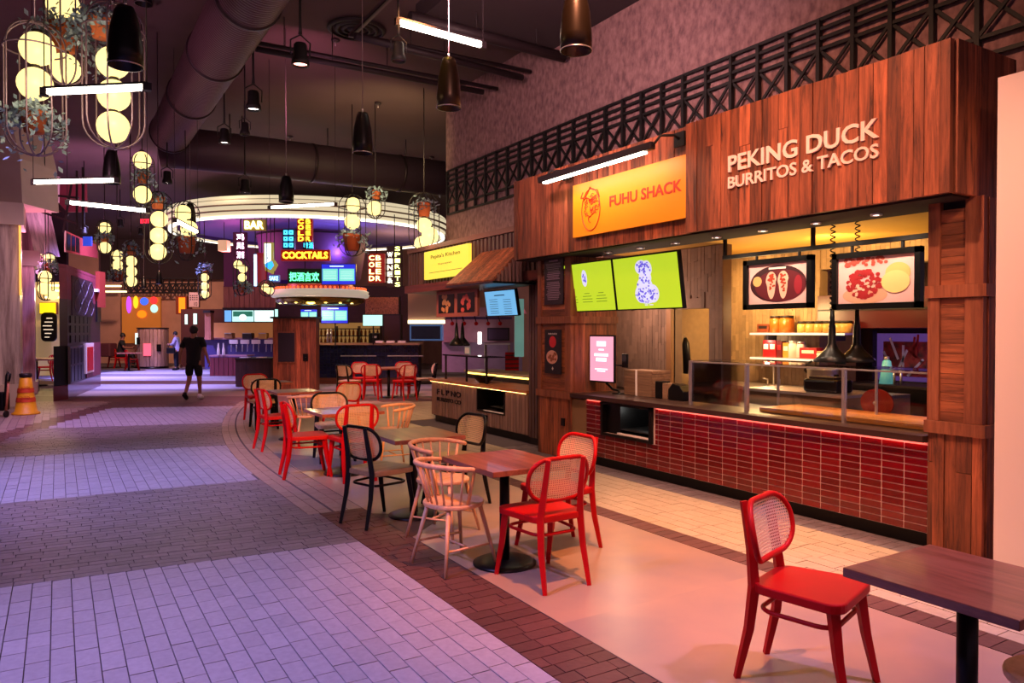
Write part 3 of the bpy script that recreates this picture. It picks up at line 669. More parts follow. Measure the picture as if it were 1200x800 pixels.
# doorway: trim and the bright store room beyond
dr = struct(MB().b2((7.14, dy1, 0), (7.22, dy1+.09, 2.0)).build('door_1', M('door_trim', '#8a5f3a', .6)))
struct(MB().b2((8.6, 8.04, 0), (8.7, 10.0, 2.9)).build('wall_store', M('store_wall', '#d9b070', .8)))
struct(MB().b2((7.5, 8.0, 0), (8.6, 8.04, 2.9)).build('wall_partition', m_shing))
0 and struct(MB().b2((8.3, 6.7, 0), (8.4, 9.0, 2.9)).build('wall_store', M('store_wall', '#d9b070', .8)))
lamp('store_lamp', 'POINT', (7.9, 8.7, 2.5), (1, .8, .5), 60, .15)
lamp('kitchen_light', 'SPOT', (7.9, 6.9, 2.6), (1, .60, .20), 170, .1, (8.6, 7.2, 1.9), 120, .8)
lamp('kitchen_light', 'SPOT', (7.4, 5.4, 2.6), (1, .60, .20), 150, .1, (8.6, 5.6, 2.4), 130, .8)
lamp('kitchen_light', 'SPOT', (7.6, 5.6, 1.7), (1, .62, .18), 130, .12, (7.6, 5.2, 2.75), 150, 1)  # added in mid-air, pointing up to brighten the shop ceiling
lamp('kitchen_light', 'POINT', (6.5, 7.9, 2.0), (1, .62, .45), 50, .12)  # bodiless point added to brighten the left shop wall
lamp('kitchen_light', 'POINT', (7.8, 6.6, 1.9), (1, .64, .25), 60, .12)  # bodiless point added to brighten the kitchen
t = thing('store_shelf', 'wall shelf of kitchen supplies seen through the store doorway', 'shelf', (8.45, 8.3, 1.4))
for z in (1.42, 1.72): MB().b2((8.3, 8.06, z), (8.59, 8.75, z+.025)).build('shelf_board', m_dark, t, world=True)
for y in (8.15, 8.35, 8.55): MB().tube([(8.32, y, 1.42), (8.32, y, 1.74)], .008, 6).build('upright', m_steel, t, world=True)
t = thing('teal_bin', 'small teal bin on the store room shelf', 'bin', (8.45, 8.22, 1.445)); MB().box((0, 0, .1), (.16, .16, .2), taper=1.1).build('bin_body', M('teal_plastic', '#1f5a4c', .5), t); MB().box((0, 0, .205), (.18, .18, .015)).build('rim', m_dark, t)
t = thing('tool_roll', 'tilted white tray on top of the store room shelf', 'tray', (8.45, 8.3, 1.745)); MB().box((0, 0, .03), (.2, .3, .03), Matrix.Rotation(.2, 3, 'Y')).build('tray_body', m_white, t); MB().box((0, 0, .05), (.12, .2, .01)).build('liner', m_paper, t)
t = thing('hanging_apron', 'black apron hanging in the store doorway', 'apron', (7.46, 7.72, 1.05)); MB().tube([(0, -.16, .0), (0, -.18, .2), (0, -.16, .42), (0, -.15, .5)], [.035, .055, .05, .02], 10).build('cloth', m_blk, t); MB().tube([(0, -.15, .49), (.03, -.1, .54), (.06, -.08, .52)], .006, 6).build('hook', m_steel, t)
t = thing('oven', 'small dark oven unit below the store shelf', 'oven', (8.4, 8.5, 0)); MB().b2((8.1, 8.1, 0), (8.58, 9.0, 1.0)).build('oven_body', m_dark, t, world=True); MB().b2((8.09, 8.28, .7), (8.1, 8.9, .92)).build('oven_window', m_blk, t, world=True); MB().b2((8.07, 8.3, .95), (8.09, 8.9, .965)).build('handle', m_steel, t, world=True)
# hanging rail with framed food pictures
XR = 5.98
ra = onX(848, 302, XR); rb = onX(1090, 276.5, XR)
t = thing('picture_rail', 'black steel rail hung under the shop ceiling', 'rail', (XR, (ra.y+rb.y)/2, ra.z))
MB().b2((XR-.02, rb.y, ra.z-.02), (XR+.02, ra.y, ra.z+.02)).build('rail_bar', m_blkmetal, t, world=True)
for y in (ra.y-.02, (ra.y+rb.y)/2): MB().b2((XR-.015, y-.015, ra.z), (XR+.015, y+.015, 2.75)).build('drop', m_blkmetal, t, world=True)
def picture(label, x0, x1, yt, yb, drops):
    a = onX(x0, yt, XR); b = onX(x1, yt, XR); c = onX(x0, yb, XR); w_ = a.y-b.y; h_ = a.z-c.z
    t = thing('framed_picture', label, 'picture', (XR, (a.y+b.y)/2, (a.z+c.z)/2), FA)
    mb = MB(); f = .05
    for q in ((0, h_/2-f/2, w_, f), (0, -h_/2+f/2, w_, f), (-w_/2+f/2, 0, f, h_), (w_/2-f/2, 0, f, h_)): mb.box((q[0], 0, q[1]), (q[2], .06, q[3]))
    mb.build('frame', m_blk, t); MB().box((0, .01, 0), (w_-.08, .02, h_-.08)).build('photo_sheet', M('photo_pink', '#e7b3ae', .4), t)
    for k in drops: MB().box((k, 0, h_/2+.03), (.02, .02, ra.z-a.z)).build('hanger', m_blkmetal, t)
    return t, w_, h_
pm = lambda n, c: M('print_'+n, c, .45)
t, w_, h_ = picture('framed photo of two tacos on a dark oval plate', 873, 953, 306, 363, (-.25, .25))
MB().disc((0, 0), .33, .18, -.002, 36).build('plate_print', pm('plate', '#35131a'), t); mb = MB()
MB().disc((.03, -.02), .3, .155, -.003, 36).build('plate_inner_print', pm('plate_inner', '#5c1520'), t)
for sx, rot in ((-.07, .12), (.07, -.12)):
    P = [(sx+.065*math.cos(a)*(1 if math.sin(a) > 0 else .8), -.004, .02+(.1 if math.sin(a) > 0 else .17)*math.sin(a)) for a in [2*PI*i/24 for i in range(24)]]; mb.add(P, [tuple(range(24))])
mb.build('taco_print', pm('taco', '#e6b09a'), t); mb = MB()
for i in range(60):
    s = random.choice((-.07, .07)); a = random.uniform(0, 6.3); r = random.uniform(0, 1); mb.disc((s+.042*r*math.cos(a), .03+(.07+.04*(math.sin(a) < 0))*r*math.sin(a)), .013, .011, -.005-.00003*i, 6)
mb.build('filling_print', pm('filling', '#a8361c'), t)
MB().disc((-.24, .03), .055, .05, -.004).build('dip_bowl_print', pm('dip', '#d9a262'), t)
MB().disc((.24, -.02), .045, .09, -.004).build('salsa_print', pm('salsa', '#8f1d2c'), t); MB().box((0, -.004, .15), (.2, .002, .02)).build('napkin_print', pm('napkin', '#e8c9c4'), t)
t, w_, h_ = picture('framed photo of a fried duck dish with two round pancakes', 977, 1081, 298, 363, (-.22, .24))
MB().disc((-.1, -.13), .21, .075, -.002, 30).build('plate_print', pm('dish', '#d69a7c'), t); mb = MB()
for i in range(110):
    a = random.uniform(0, 6.3); r = random.uniform(0, 1)**.5; mb.disc((-.1+.16*r*math.cos(a), -.03+.12*r*math.sin(a)), .022, .018, -.003-.00003*i, 7)
mb.build('meat_print', pm('meat', '#a01f24'), t); mb = MB()
for i in range(40): mb.disc((random.uniform(-.3, .1), random.uniform(.13, .2)), .02, .016, -.003-.00003*i, 6)
mb.build('garnish_print', pm('garnish', '#b5483a'), t); mb = MB()
for i in range(16): mb.disc((random.uniform(-.24, .02), random.uniform(-.13, .02)), .016, .012, -.0075-.00003*i, 6)
mb.build('light_bits_print', pm('bits', '#e2b39b'), t, kind='stuff')
MB().disc((.2, .05), .11, .085, -.004).build('pancake_print', pm('pancake', '#e0b068'), t); MB().disc((.18, -.025), .125, .095, -.0055).build('pancake_print', pm('pancake2', '#ecc27c'), t)
# heat lamps
def heat_lamp(label, x, X):
    p = onX(x, 424, X); t = thing('heat_lamp', label, 'heat lamp', p)
    MB().lathe([(.16, 0), (.165, .015), (.12, .06), (.06, .12), (.035, .17), (.03, .33), (.022, .37), (.018, .48), (0, .485)], 28).build('shade', m_blk, t)
    MB().lathe([(0, .02), (.05, .02), (.05, .06)], 14).build('bulb', E('heat_bulb', '#ff8844', 2), t)
    H_ = 2.75-p.z; pts = [(.022*math.cos(k*.9), .022*math.sin(k*.9), .48+(H_-.48)*k/130) for k in range(131)]; MB().tube(pts, .006, 5).build('coiled_cord', m_blk, t); return t
heat_lamp('left black heat lamp on a coiled cord over the cutting board', 975, 6.15); heat_lamp('right black heat lamp on a coiled cord over the cutting board', 1004, 6.3)
# shelves with goods
XS = 8.4
for nm, y, lab in (('upper', 390, 'upper wall shelf with jars in the kitchen'), ('lower', 418, 'lower wall shelf holding red cartons in the kitchen')):
    a = onX(886, y, XS); b = onX(997, y+4, XS); t = thing('wall_shelf', lab, 'shelf', (XS, (a.y+b.y)/2, a.z))
    MB().b2((XS-.12, b.y, a.z-.02), (8.6, a.y, a.z+.005)).build('shelf_board', m_steel, t, world=True); MB().b2((XS-.13, b.y, a.z-.025), (XS-.12, a.y, a.z)).build('lit_edge', E('shelf_edge', '#ffe8c8', 1.2), t, world=True)
    for yy in (a.y-.2, b.y+.2): MB().b2((XS, yy, a.z-.1), (8.59, yy+.02, a.z-.02)).build('bracket', m_dark, t, world=True)
lamp('shelf_lamp', 'POINT', (8.35, 6.9, 1.52), (1, .8, .55), 3.5, .05)
zU = onX(886, 390, XS).z+.006; zL = onX(886, 418, XS).z+.006
def goods(name, label, cat, x, z, dims, m, cap=None, X=XS+.02, grp=None, rnd=False):
    y = onX(x, 400, X).y; t = thing(name, label, cat, (X, y, z), FA, grp)
    if rnd: MB().lathe([(0, 0), (dims[0]/2, 0), (dims[0]/2, dims[2]*.85), (dims[0]/2*.8, dims[2]), (0, dims[2])], 16).build('body', m, t)
    else: MB().box((0, 0, dims[2]/2), dims).build('body', m, t, bevel=.004)
    if cap: (MB().lathe([(0, dims[2]), (dims[0]/2*.9, dims[2]), (dims[0]/2*.9, dims[2]+.03), (0, dims[2]+.03)], 14) if rnd else MB().box((0, -dims[1]/2-.002, dims[2]*.62), (dims[0]*.7, .004, dims[2]*.3))).build('lid' if rnd else 'printed_label', cap, t)
    return t
m_amb = M('amber_jar', '#a85c1c', .3, nz=.2); m_rc = M('red_carton', '#a3141c', .5); m_ycl = M('clear_tub', '#c89a52', .3)
goods('spice_box', 'brown box at the left end of the upper kitchen shelf', 'box', 898, zU, (.2, .15, .12), M('brown_box', '#6b2d14', .6), m_dark)
goods('food_jar', 'left amber jar on the upper kitchen shelf', 'jar', 909, zU, (.17, .17, .2), m_amb, m_dark, rnd=True)
goods('food_jar', 'right amber jar on the upper kitchen shelf', 'jar', 922, zU, (.2, .2, .2), m_amb, m_dark, rnd=True)
for i, (x, s) in enumerate(((941, 'first'), (951, 'second'), (961, 'third'), (971, 'fourth'), (985, 'fifth'), (992, 'last'))): goods('plastic_tub', 'small yellow tub, %s in the upper shelf row' % s, 'tub', x, zU, (.15, .14, .12), m_ycl, m_dark, grp='tubs on the upper shelf', rnd=True)
goods('juice_carton', 'left red and white carton on the lower kitchen shelf', 'carton', 900.5, zL, (.11, .1, .23), m_rc, m_white); goods('juice_carton', 'middle red and white carton on the lower kitchen shelf', 'carton', 908, zL, (.11, .1, .23), m_rc, m_white)
goods('juice_carton', 'dark red side-turned carton on the lower kitchen shelf', 'carton', 916, zL, (.08, .1, .22), M('dark_carton', '#5e0f16', .5), m_rc)
goods('snack_bag', 'orange packet beside the red cartons', 'packet', 923, zL, (.1, .08, .2), M('orange_packet', '#d08a34', .5), m_white)
goods('glass_canister', 'left white wire canister on the lower kitchen shelf', 'canister', 930, zL, (.13, .13, .2), m_white, m_steel, rnd=True); goods('glass_canister', 'right white wire canister on the lower kitchen shelf', 'canister', 939, zL, (.12, .12, .19), m_white, m_steel, rnd=True)
goods('snack_tray', 'open tray of small red packets on the lower shelf', 'tray', 951, zL, (.26, .15, .14), m_rc, m_white); goods('bread_loaf', 'pale paper parcel at the right of the lower shelf', 'parcel', 963, zL+.0, (.2, .14, .1), M('kraft', '#cf9a6c', .7), m_white)
# back counter, kitchen pot and tap
t = thing('back_counter', 'steel kitchen bench against the back wall', 'bench', (8.2, 6.4, 0)); MB().b2((7.9, 5.0, .0), (8.55, 7.9, .86)).build('bench_body', M('bench_front', '#8f7a66', .5), t, world=True); MB().b2((7.86, 5.0, .86), (8.55, 7.92, .9)).build('bench_top', m_steel, t, world=True)
t = thing('kitchen_tap', 'bent steel tap on the kitchen bench', 'tap', (8.3, 6.75, .9)); MB().tube([(0, 0, 0), (0, 0, .25), (-.05, .0, .33), (-.16, .05, .3), (-.18, .05, .24)], .012, 8).build('spout', m_steel, t); MB().tube([(0, .1, .0), (0, .1, .08), (-.05, .14, .09)], .01, 6).build('lever', m_steel, t); MB().tube([(0, -.1, .0), (0, -.1, .08), (-.05, -.14, .09)], .01, 6).build('lever', m_steel, t)
t = thing('stock_pot', 'shiny steel stock pot on the kitchen bench', 'pot', (8.1, 5.85, .9)); MB().lathe([(0, 0), (.17, 0), (.18, .02), (.18, .26), (.19, .27), (.17, .27), (.16, .03), (0, .02)], 28).build('pot_body', m_steel, t)
MB().tube([(-.02, .18, .2), (-.02, .24, .24), (-.02, .22, .33), (-.02, .14, .36)], .015, 8).build('handle', m_blk, t); MB().tube([(-.02, -.18, .2), (-.02, -.23, .2)], .014, 8).build('handle', m_blk, t)
t = thing('prep_cabinet', 'low prep cabinet behind the left glass pane', 'cabinet', (6.9, 5.4, 0)); MB().b2((6.6, 4.5, 0), (7.1, 5.75, .98)).build('cabinet_body', M('prep_front', '#8b7560', .5), t, world=True); MB().b2((6.56, 4.5, .98), (7.12, 5.77, 1.01)).build('cabinet_top', m_steel, t, world=True)
t = thing('black_mixer', 'dark machine on the prep cabinet', 'appliance', (6.8, 4.85, 1.01)); MB().box((0, 0, .07), (.28, .4, .14)).build('machine_body', m_blk, t, bevel=.03); MB().box((0, 0, .15), (.2, .3, .02)).build('lid', m_dark, t)
# far side of the kitchen: dark hood, lit purple openings
struct(MB().b2((9.6, 2.2, 0), (9.75, 6.4, 3.1)).build('wall_kitchen_end', M('dark_red_wall', '#3a1018', .6)))
t = thing('extractor_hood', 'dark red extractor hood at the back of the kitchen', 'hood', (8.8, 4.9, 1.75)); MB().b2((8.5, 3.2, 1.68), (9.5, 6.22, 2.1)).build('hood_body', M('hood_red', '#4b0e14', .35), t, world=True); MB().b2((8.48, 3.2, 1.9), (8.5, 6.2, 1.92)).build('hood_trim', m_dark, t, world=True)
m_plum = E('plum_glow', '#5a3a7c', .7)
for i, (y0, y1, lab, col) in enumerate(((5.13, 5.95, 'purple lit opening with a red and white picture', '#c22a2a'), (4.3, 4.98, 'purple lit opening with a dim framed picture', '#4a2c3c'))):
    t = thing('lit_opening', lab, 'opening', (9.3, (y0+y1)/2, 1.3), FA); MB().box((0, .1, 0), (y1-y0, .05, .62)).build('backing', m_plum, t)
    mb = MB(); mb.box((-(y1-y0)/2, 0, 0), (.05, .1, .7)); mb.box(((y1-y0)/2, 0, 0), (.05, .1, .7)); mb.box((0, 0, -.33), (y1-y0, .1, .05)); mb.build('frame', m_dark, t)
    MB().box((0, .05, -.02), ((y1-y0)*.7, .03, .45)).build('picture', M('pic%d' % i, col, .5, nz=.9, scale=9, col2='#1a0a18'), t)
    if not i:
        for k in range(9):
            b = random.uniform(-.9, .9); MB().box((random.uniform(-.22, .22), .03, random.uniform(-.15, .15)), (.03, .005, .3), Matrix.Rotation(b, 3, 'Y')).build('picture_stripe', (m_white, m_rc)[k % 2], t)
t = thing('drinks_fridge', 'dark kitchen machine bank under the purple openings', 'appliance', (9.2, 4.6, 0)); MB().b2((8.7, 3.4, 0), (9.5, 6.0, .95)).build('cabinet_body', m_blk, t, world=True); MB().b2((8.68, 3.4, .95), (9.5, 6.0, .98)).build('worktop', m_dark, t, world=True)
t = thing('teal_bottle', 'pale teal cone-shaped jug lit among the dark machines', 'jug', (8.9, onX(1039, 450, 8.9).y, .98)); MB().lathe([(0, 0), (.09, 0), (.05, .28), (.03, .3), (0, .3)], 16).build('jug_body', M('teal_glaze_lit', '#6fc4bc', .4, es=.35), t); MB().lathe([(0, .3), (.035, .3), (.03, .34), (0, .35)], 12).build('stopper', m_steel, t)  # faint emission on the jug stands in for light falling on it
for i, x in enumerate((1048, 1056)):
    t = thing('steel_knob_tap', ('left', 'right')[i]+' round chrome tap beside the teal jug', 'tap', (8.85, onX(x, 440, 8.85).y, 1.1)); MB().ball((0, 0, .06), .04).build('knob', m_steel, t); MB().tube([(0, 0, .06), (0, 0, -.12)], .015, 8).build('stem', m_steel, t)
t = thing('red_pan', 'round dark red pan lid leaning behind the cutting board', 'lid', (6.42, onX(1027, 475, 6.42).y, .862), FA); MB().prism([(.16*math.cos(a), 0, .12+.13*math.sin(a)) for a in [2*PI*i/28 for i in range(28)]], (0, .02, 0)).build('lid_disc', M('lid_red', '#8a1f18', .4), t); MB().ball((0, -.02, .12), .02).build('knob', m_steel, t)
lamp('purple_lamp', 'POINT', (8.9, 4.8, 1.55), (.5, .25, 1), 5, .05)
# ================================================================ PEPITA'S STALL
m_rib = W('ribbed_cladding', '#5c413a', '#8f6c60', 'z', .5, .15, 5); m_ribd = W('dark_ribs', '#33201f', '#5f423e', 'z', .5, .2, 5)
XP = 5.85
t = thing('side_counter', 'ribbed wooden counter with dark lettering left of the middle pillar', 'counter', (XP, 10.6, 0))
MB().b2((XP+.03, 9.1, 0), (6.5, 12.3, .10)).build('toe_kick', m_blk, t, world=True)
mb = MB(); mb.b2((XP+.02, 9.1, .10), (6.45, 9.75, .70)); mb.b2((XP+.02, 10.65, .10), (6.45, 12.35, .70)); mb.b2((XP+.02, 9.75, .10), (6.45, 10.65, .36)); mb.b2((6.3, 9.75, .36), (6.45, 10.65, .7)); mb.build('counter_body', m_dark, t, world=True)
y = 9.1
while y < 12.35:
    e = min(y+.082, 12.4); top = .35 if 9.72 < (y+e)/2 < 10.66 else .705
    o = MB().box((0, 0, 0), (.03, e-y-.012, top-.12)).build('rib_board', m_rib, t); o.location = Vector((XP+.005, (y+e)/2, .12+(top-.12)/2))-t.location; y = e
x = XP+.05
while x < 6.45:
    o = MB().box((0, 0, 0), (.07, .03, .585)).build('rib_board', m_rib, t); o.location = Vector((x+.03, 12.37, .41))-t.location; x += .082
MB().b2((XP-.04, 9.1, .725), (6.5, 12.45, .77)).build('countertop', W('oak_counter', '#8a4a25', '#c27b48', 'y', .35, .05, 5), t, world=True)
MB().b2((XP-.022, 9.15, .719), (XP-.014, 12.4, .7245)).build('led_strip', E('warm_led', '#ffc070', 16), t, world=True)
for i, (s_, z, h_) in enumerate((('FILIPINO', .57, .085), ('BURRITO CO', .44, .06))):
    a = onX(513, 455, XP).y; b = onX(541, 458, XP).y
    tt = thing('counter_lettering', ('upper dark lettering reading FILIPINO on the ribbed counter', 'lower dark lettering under the word FILIPINO on the ribbed counter')[i], 'lettering', (XP-.012, (a+b)/2, z-.02), FA)
    txt(tt, 'letters', ('F L P NO', 'BURRITO CO')[i], 0, 0, h_*1.15, m_blk, -.002, a-b, .008, .012)
tt = thing('counter_niche', 'small black display niche in the ribbed counter', 'niche', (XP, 10.2, .36)); mb = MB(); mb.b2((XP-.02, 9.75, .34), (XP+.05, 10.65, .365)); mb.b2((XP-.02, 9.75, .36), (XP+.4, 9.78, .72)); mb.b2((XP-.02, 10.62, .36), (XP+.4, 10.65, .72)); mb.build('frame', m_blk, tt, world=True)
MB().b2((XP-.03, 9.78, .365), (XP-.02, 10.4, .38)).build('steel_lip', m_white, tt, world=True); MB().b2((XP+.1, 9.8, .42), (XP+.4, 10.4, .43)).build('tray', bpy.data.materials['dull_steel'], tt, world=True)
MB().b2((XP+.38, 9.78, .37), (XP+.4, 10.62, .72)).build('back_panel', m_blk, tt, world=True)
t = thing('ribbed_post', 'dark ribbed post between the ribbed counter and the wooden pillar', 'post', (5.9, 8.8, 0)); MB().b2((5.88, 8.45, 0), (6.5, 9.1, 2.6)).build('core', m_dark, t, world=True)
for i in range(8): MB().b2((5.84, 8.46+i*.08, .1), (5.88, 8.52+i*.08, 2.6)).build('rib_board', m_ribd, t, world=True)
# header with sign
XH = 5.8
t = thing('stall_header', 'dark ribbed header box over the second stall', 'shop front', (XH, 11, 2.4)); MB().b2((XH+.03, 8.6, 2.45), (6.48, 13.3, 3.16)).build('core', m_dark, t, world=True)
y = 8.62
while y < 13.25:
    o = MB().box((0, 0, 0), (.04, .07, .62)).build('rib_board', m_ribd, t); o.location = Vector((XH+.01, y+.035, 2.80))-t.location; y += .125
MB().b2((XH-.03, 8.6, 3.12), (6.48, 13.33, 3.2)).build('cornice', M('stall_trim', '#6d4640', .6), t, world=True); MB().b2((XH-.08, 8.6, 2.36), (6.48, 13.33, 2.50)).build('lower_beam', W('red_beam', '#3a1414', '#6e2c26', 'y', .5, .1), t, world=True)
a = onX(500, 296, XH-.02); b = onX(552, 286, XH-.02); c = onX(500, 328, XH-.02)
t = thing('shop_sign', 'bright yellow sign panel with thin dark script at the second stall', 'sign', (XH-.05, (a.y+b.y)/2, (a.z+c.z)/2), FA); w_ = a.y-b.y; h_ = a.z-c.z
MB().box((0, .01, 0), (w_, .06, h_)).build('sign_panel', E('yellow_sign', '#f4e04c', 1.0), t); m_brn = M('brown_print', '#6b5a22', .5)
txt(t, 'letters', "Pepita's Kitchen", 0, h_*.26, h_*.17, m_brn, -.024, w_*.66, .002); txt(t, 'letters', 'Kamayan', 0, -h_*.02, h_*.08, m_brn, -.024, w_*.3, .001); MB().box((0, -.023, -h_*.28), (w_*.75, .003, .008)).build('underline', m_brn, t)
t = thing('awning', 'sloping wooden awning next to the yellow sign', 'awning', (5.45, 9.6, 2.35))
A = Vector((5.1, 10.28, 2.36)); Bq = Vector((5.1, 8.86, 2.35)); Cq = Vector((XH, 9.1, 2.9)); Dq = Vector((XH, 10.42, 2.9)); n = 12
for i in range(n):
    f0, f1 = i/n, (i+1)/n-.006; p = [A.lerp(Bq, f0), A.lerp(Bq, f1), Dq.lerp(Cq, f1), Dq.lerp(Cq, f0)]
    MB().prism(p, (.015, 0, -.03)).build('awning_board', m_plank, t, world=True)
MB().b2((5.1, 8.84, 2.30), (XH, 10.3, 2.33)).build('under_plate', m_blk, t, world=True)
for i in range(8):
    x = 5.2+i*.075; z = 2.35+(x-5.1)/.7*.54; MB().b2((x, 8.86+.2*(x-5.1)/.7, 2.33), (x+.035, 8.89+.24*(x-5.1)/.7, z)).build('side_rib', m_rib, t, world=True)
# poster pair, blue screen
a = onX(512, 345, 5.95); b = onX(560, 341, 5.95); c = onX(512, 371, 5.95)
t = thing('twin_food_poster', 'wide pink frame with two food photos over the ribbed counter', 'picture', (5.95, (a.y+b.y)/2, (a.z+c.z)/2+.02), FA); w_ = a.y-b.y; h_ = a.z-c.z
MB().box((0, .01, 0), (w_, .04, h_+.06)).build('frame', M('salmon_frame', '#9c5448', .5), t)
for s in (-1, 1):
    MB().box((s*w_*.24, -.012, .0), (w_*.40, .004, h_*.82)).build('photo_sheet', m_blk, t); mb = MB()
    for i in range(18): mb.disc((s*w_*.24+random.uniform(-.15, .15), random.uniform(-.13, .13)), .05, .04, -.0145-.0002*i, 7)
    mb.build('food_print', M('food_print%d' % s, ('#c98a5a', '#c4504a')[s > 0], .5), t)
t = thing('menu_screen', 'pale blue menu screen under the sloping awning', 'screen', (5.7, onX(587, 350, 5.7).y, (onX(587, 355, 5.7).z)), FA+.1); t.rotation_euler = (.16, 0, FA)
w_ = onX(570, 350, 5.7).y-onX(606, 350, 5.7).y; h_ = .40; MB().box((0, .02, 0), (w_, .05, h_)).build('screen_case', m_blk, t); MB().box((0, -.006, 0), (w_-.03, .006, h_-.03)).build('screen_face', E('blue_screen', '#6fb4e4', 1.05), t); mb = MB()
mb.box((0, -.011, .12), (.3, .002, .015))
for k in range(7): mb.box((-.2, -.011, .06-.035*k), (.25, .002, .007)); mb.box((.2, -.011, .05-.035*k), (.22, .002, .007))
mb.build('menu_lines', M('blue_print', '#3a7898', .5), t)
# glass guard, lamps and clutter on the ribbed counter
t = thing('glass_guard', 'low glass guard with dark posts on the ribbed counter', 'sneeze guard', (6.0, 11.2, .77))
for y in (12.1, 11.3, 10.6): MB().b2((5.98, y-.012, .77), (6.01, y+.012, 1.22)).build('post', m_dark, t, world=True)
MB().b2((5.95, 10.5, 1.2), (6.3, 12.15, 1.215)).build('glass_shelf', m_gl, t, world=True); MB().b2((5.95, 10.5, 1.195), (5.97, 12.15, 1.22)).build('top_rail', m_dark, t, world=True)
for i, (x, X) in enumerate(((535, 6.2), (542, 6.35))):
    p = onX(x, 405, X); t = thing('heat_lamp', ('left', 'right')[i]+' black bottle-shaped heat lamp over the ribbed counter', 'heat lamp', p); MB().lathe([(.13, 0), (.14, .02), (.09, .09), (.04, .15), (.03, .32), (.015, .42), (0, .43)], 22).build('shade', m_blk, t); MB().tube([(0, 0, .42), (0, 0, 2.4-p.z)], .008, 6).build('cord', m_blk, t)
t = thing('wok', 'dark cooking bowl on the ribbed counter', 'bowl', (6.1, onX(567, 445, 6.1).y, .77)); MB().lathe([(0, 0), (.08, 0), (.19, .1), (.2, .11), (.18, .1), (0, .02)], 22).build('bowl_body', m_blk, t)
t = thing('menu_holder', 'pale acrylic menu holder standing on the ribbed counter', 'menu holder', (6.15, onX(548, 405, 6.15).y, 1.225), FA); MB().box((0, 0, .07), (.2, .02, .14)).build('holder', M('acrylic', '#9fb4c0', .2), t); MB().box((0, -.012, .07), (.16, .003, .1)).build('card', m_white, t)
t = thing('tall_speaker', 'tall narrow black cabinet at the right end of the ribbed counter', 'cabinet', (6.5, 9.7, .77)); MB().box((0, 0, .42), (.3, .3, .84)).build('cabinet_body', m_blk, t, bevel=.01); MB().box((-.152, 0, .42), (.006, .24, .7)).build('door', m_dark, t)
t = thing('inner_counter', 'back counter with a warm lit front edge inside the second stall', 'counter', (7.6, 11.5, 0)); MB().b2((7.2, 9.4, 0), (7.8, 13.6, .8)).build('counter_body', m_dark, t, world=True); MB().b2((7.15, 9.4, .8), (7.85, 13.6, .84)).build('counter_top', M('lit_top', '#d8b48c', .4), t, world=True); MB().b2((7.18, 11.2, .765), (7.2, 13.5, .795)).build('led_strip', E('yellow_led', '#ffcf5a', 5), t, world=True)
MB().b2((7.14, 9.6, .72), (7.16, 11.0, .75)).build('rail', m_steel, t, world=True)
# things seen through the second stall
def camthing(name, label, cat, px0, py0, px1, py1, d, th=.1, grp=None, yaw=0, base=True):
    a = at(px0, py0, d); b = at(px1, py1, d); w_ = (px1-px0)*d/FPX; h_ = (py1-py0)*d/FPX; c = at((px0+px1)/2, py1, d)
    return thing(name, label, cat, c, CF+yaw, grp), w_, h_
def cambox(name, label, cat, px0, py0, px1, py1, d, th, m, part='panel', grp=None, frame=None, fm=None, bev=0):
    t, w_, h_ = camthing(name, label, cat, px0, py0, px1, py1, d, th, grp)
    if frame:
        MB().box((0, th/2+.01, h_/2), (w_, th, h_)).build('case', fm or m_blk, t); MB().box((0, 0, h_/2), (w_-2*frame, .02, h_-2*frame)).build(part, m, t)
    else: MB().box((0, th/2, h_/2), (w_, th, h_)).build(part, m, t, bevel=bev)
    return t, w_, h_
struct(camwall(478, 344, 521, 376, 17.5, .3, 'wall_hood', M('tan_hood', '#b58f86', .6)))
cambox('strip_light', 'pale strip light along the lower edge of the tan hood', 'light', 478, 375, 521, 379, 17.45, .1, E('hood_strip', '#ffe9b0', 4), 'tube', fm=m_dark)
cambox('blue_display', 'dark blue lit display case below the tan hood', 'display case', 480, 380, 518, 399, 17.4, .4, M('navy_glow', '#22325e', .4, nz=.5, scale=2), 'glass_front', frame=.04, fm=M('blue_case', '#5a86c8', .3, es=.25))
struct(camwall(519, 360, 612, 401, 18.5, .2, 'wall_pink_tiles', M('pink_tiles', '#b37f96', .5, nz=.3, scale=6)))
cambox('bulb_rail', 'purple rail with small hanging bulbs at the far stall', 'light rail', 519, 371, 600, 374, 17.9, .1, M('purple_rail', '#4b3070', .5), 'rail')
for i, x in enumerate((530, 544, 558, 572, 586)):
    t = thing('rail_bulb', 'small bulb under the purple rail, %s from the left' % ('first', 'second', 'third', 'fourth', 'fifth')[i], 'bulb', at(x, 379, 17.8), 0, 'bulbs under the purple rail'); MB().ball((0, 0, 0), .05, 10, 6).build('bulb_globe', m_red, t); MB().tube([(0, 0, .04), (0, .1, .2)], .012, 5).build('stem', m_blk, t)
cambox('menu_board', 'dark purple board on the pink tiled wall', 'board', 571, 384, 597, 399, 18.2, .06, M('purple_board', '#3b1c44', .5), 'board_face', frame=.03)
struct(camwall(518, 400, 612, 436, 18.6, .2, 'wall_purple_low', M('purple_low', '#a588b0', .6, nz=.3)))
struct(camwall(603, 350, 614, 418, 14, .1, 'window_1', M('teal_window', '#7fb9b4', .4, es=.3, nz=.5, scale=3)))
cambox('white_pillar_lamp', 'narrow glowing white column light at the far stall', 'light', 560, 389, 564, 403, 18.0, .08, E('white_column', '#fff4f0', 5), 'tube')
t, w_, h_ = cambox('red_crate', 'red basketwork crate stack by the teal window', 'crate', 592, 413, 608, 434, 14.1, .3, m_red, 'crate_body')
for k in range(4): MB().box((0, -.01, .05+k*.08), (w_, .02, .02)).build('slat', m_dark, t)
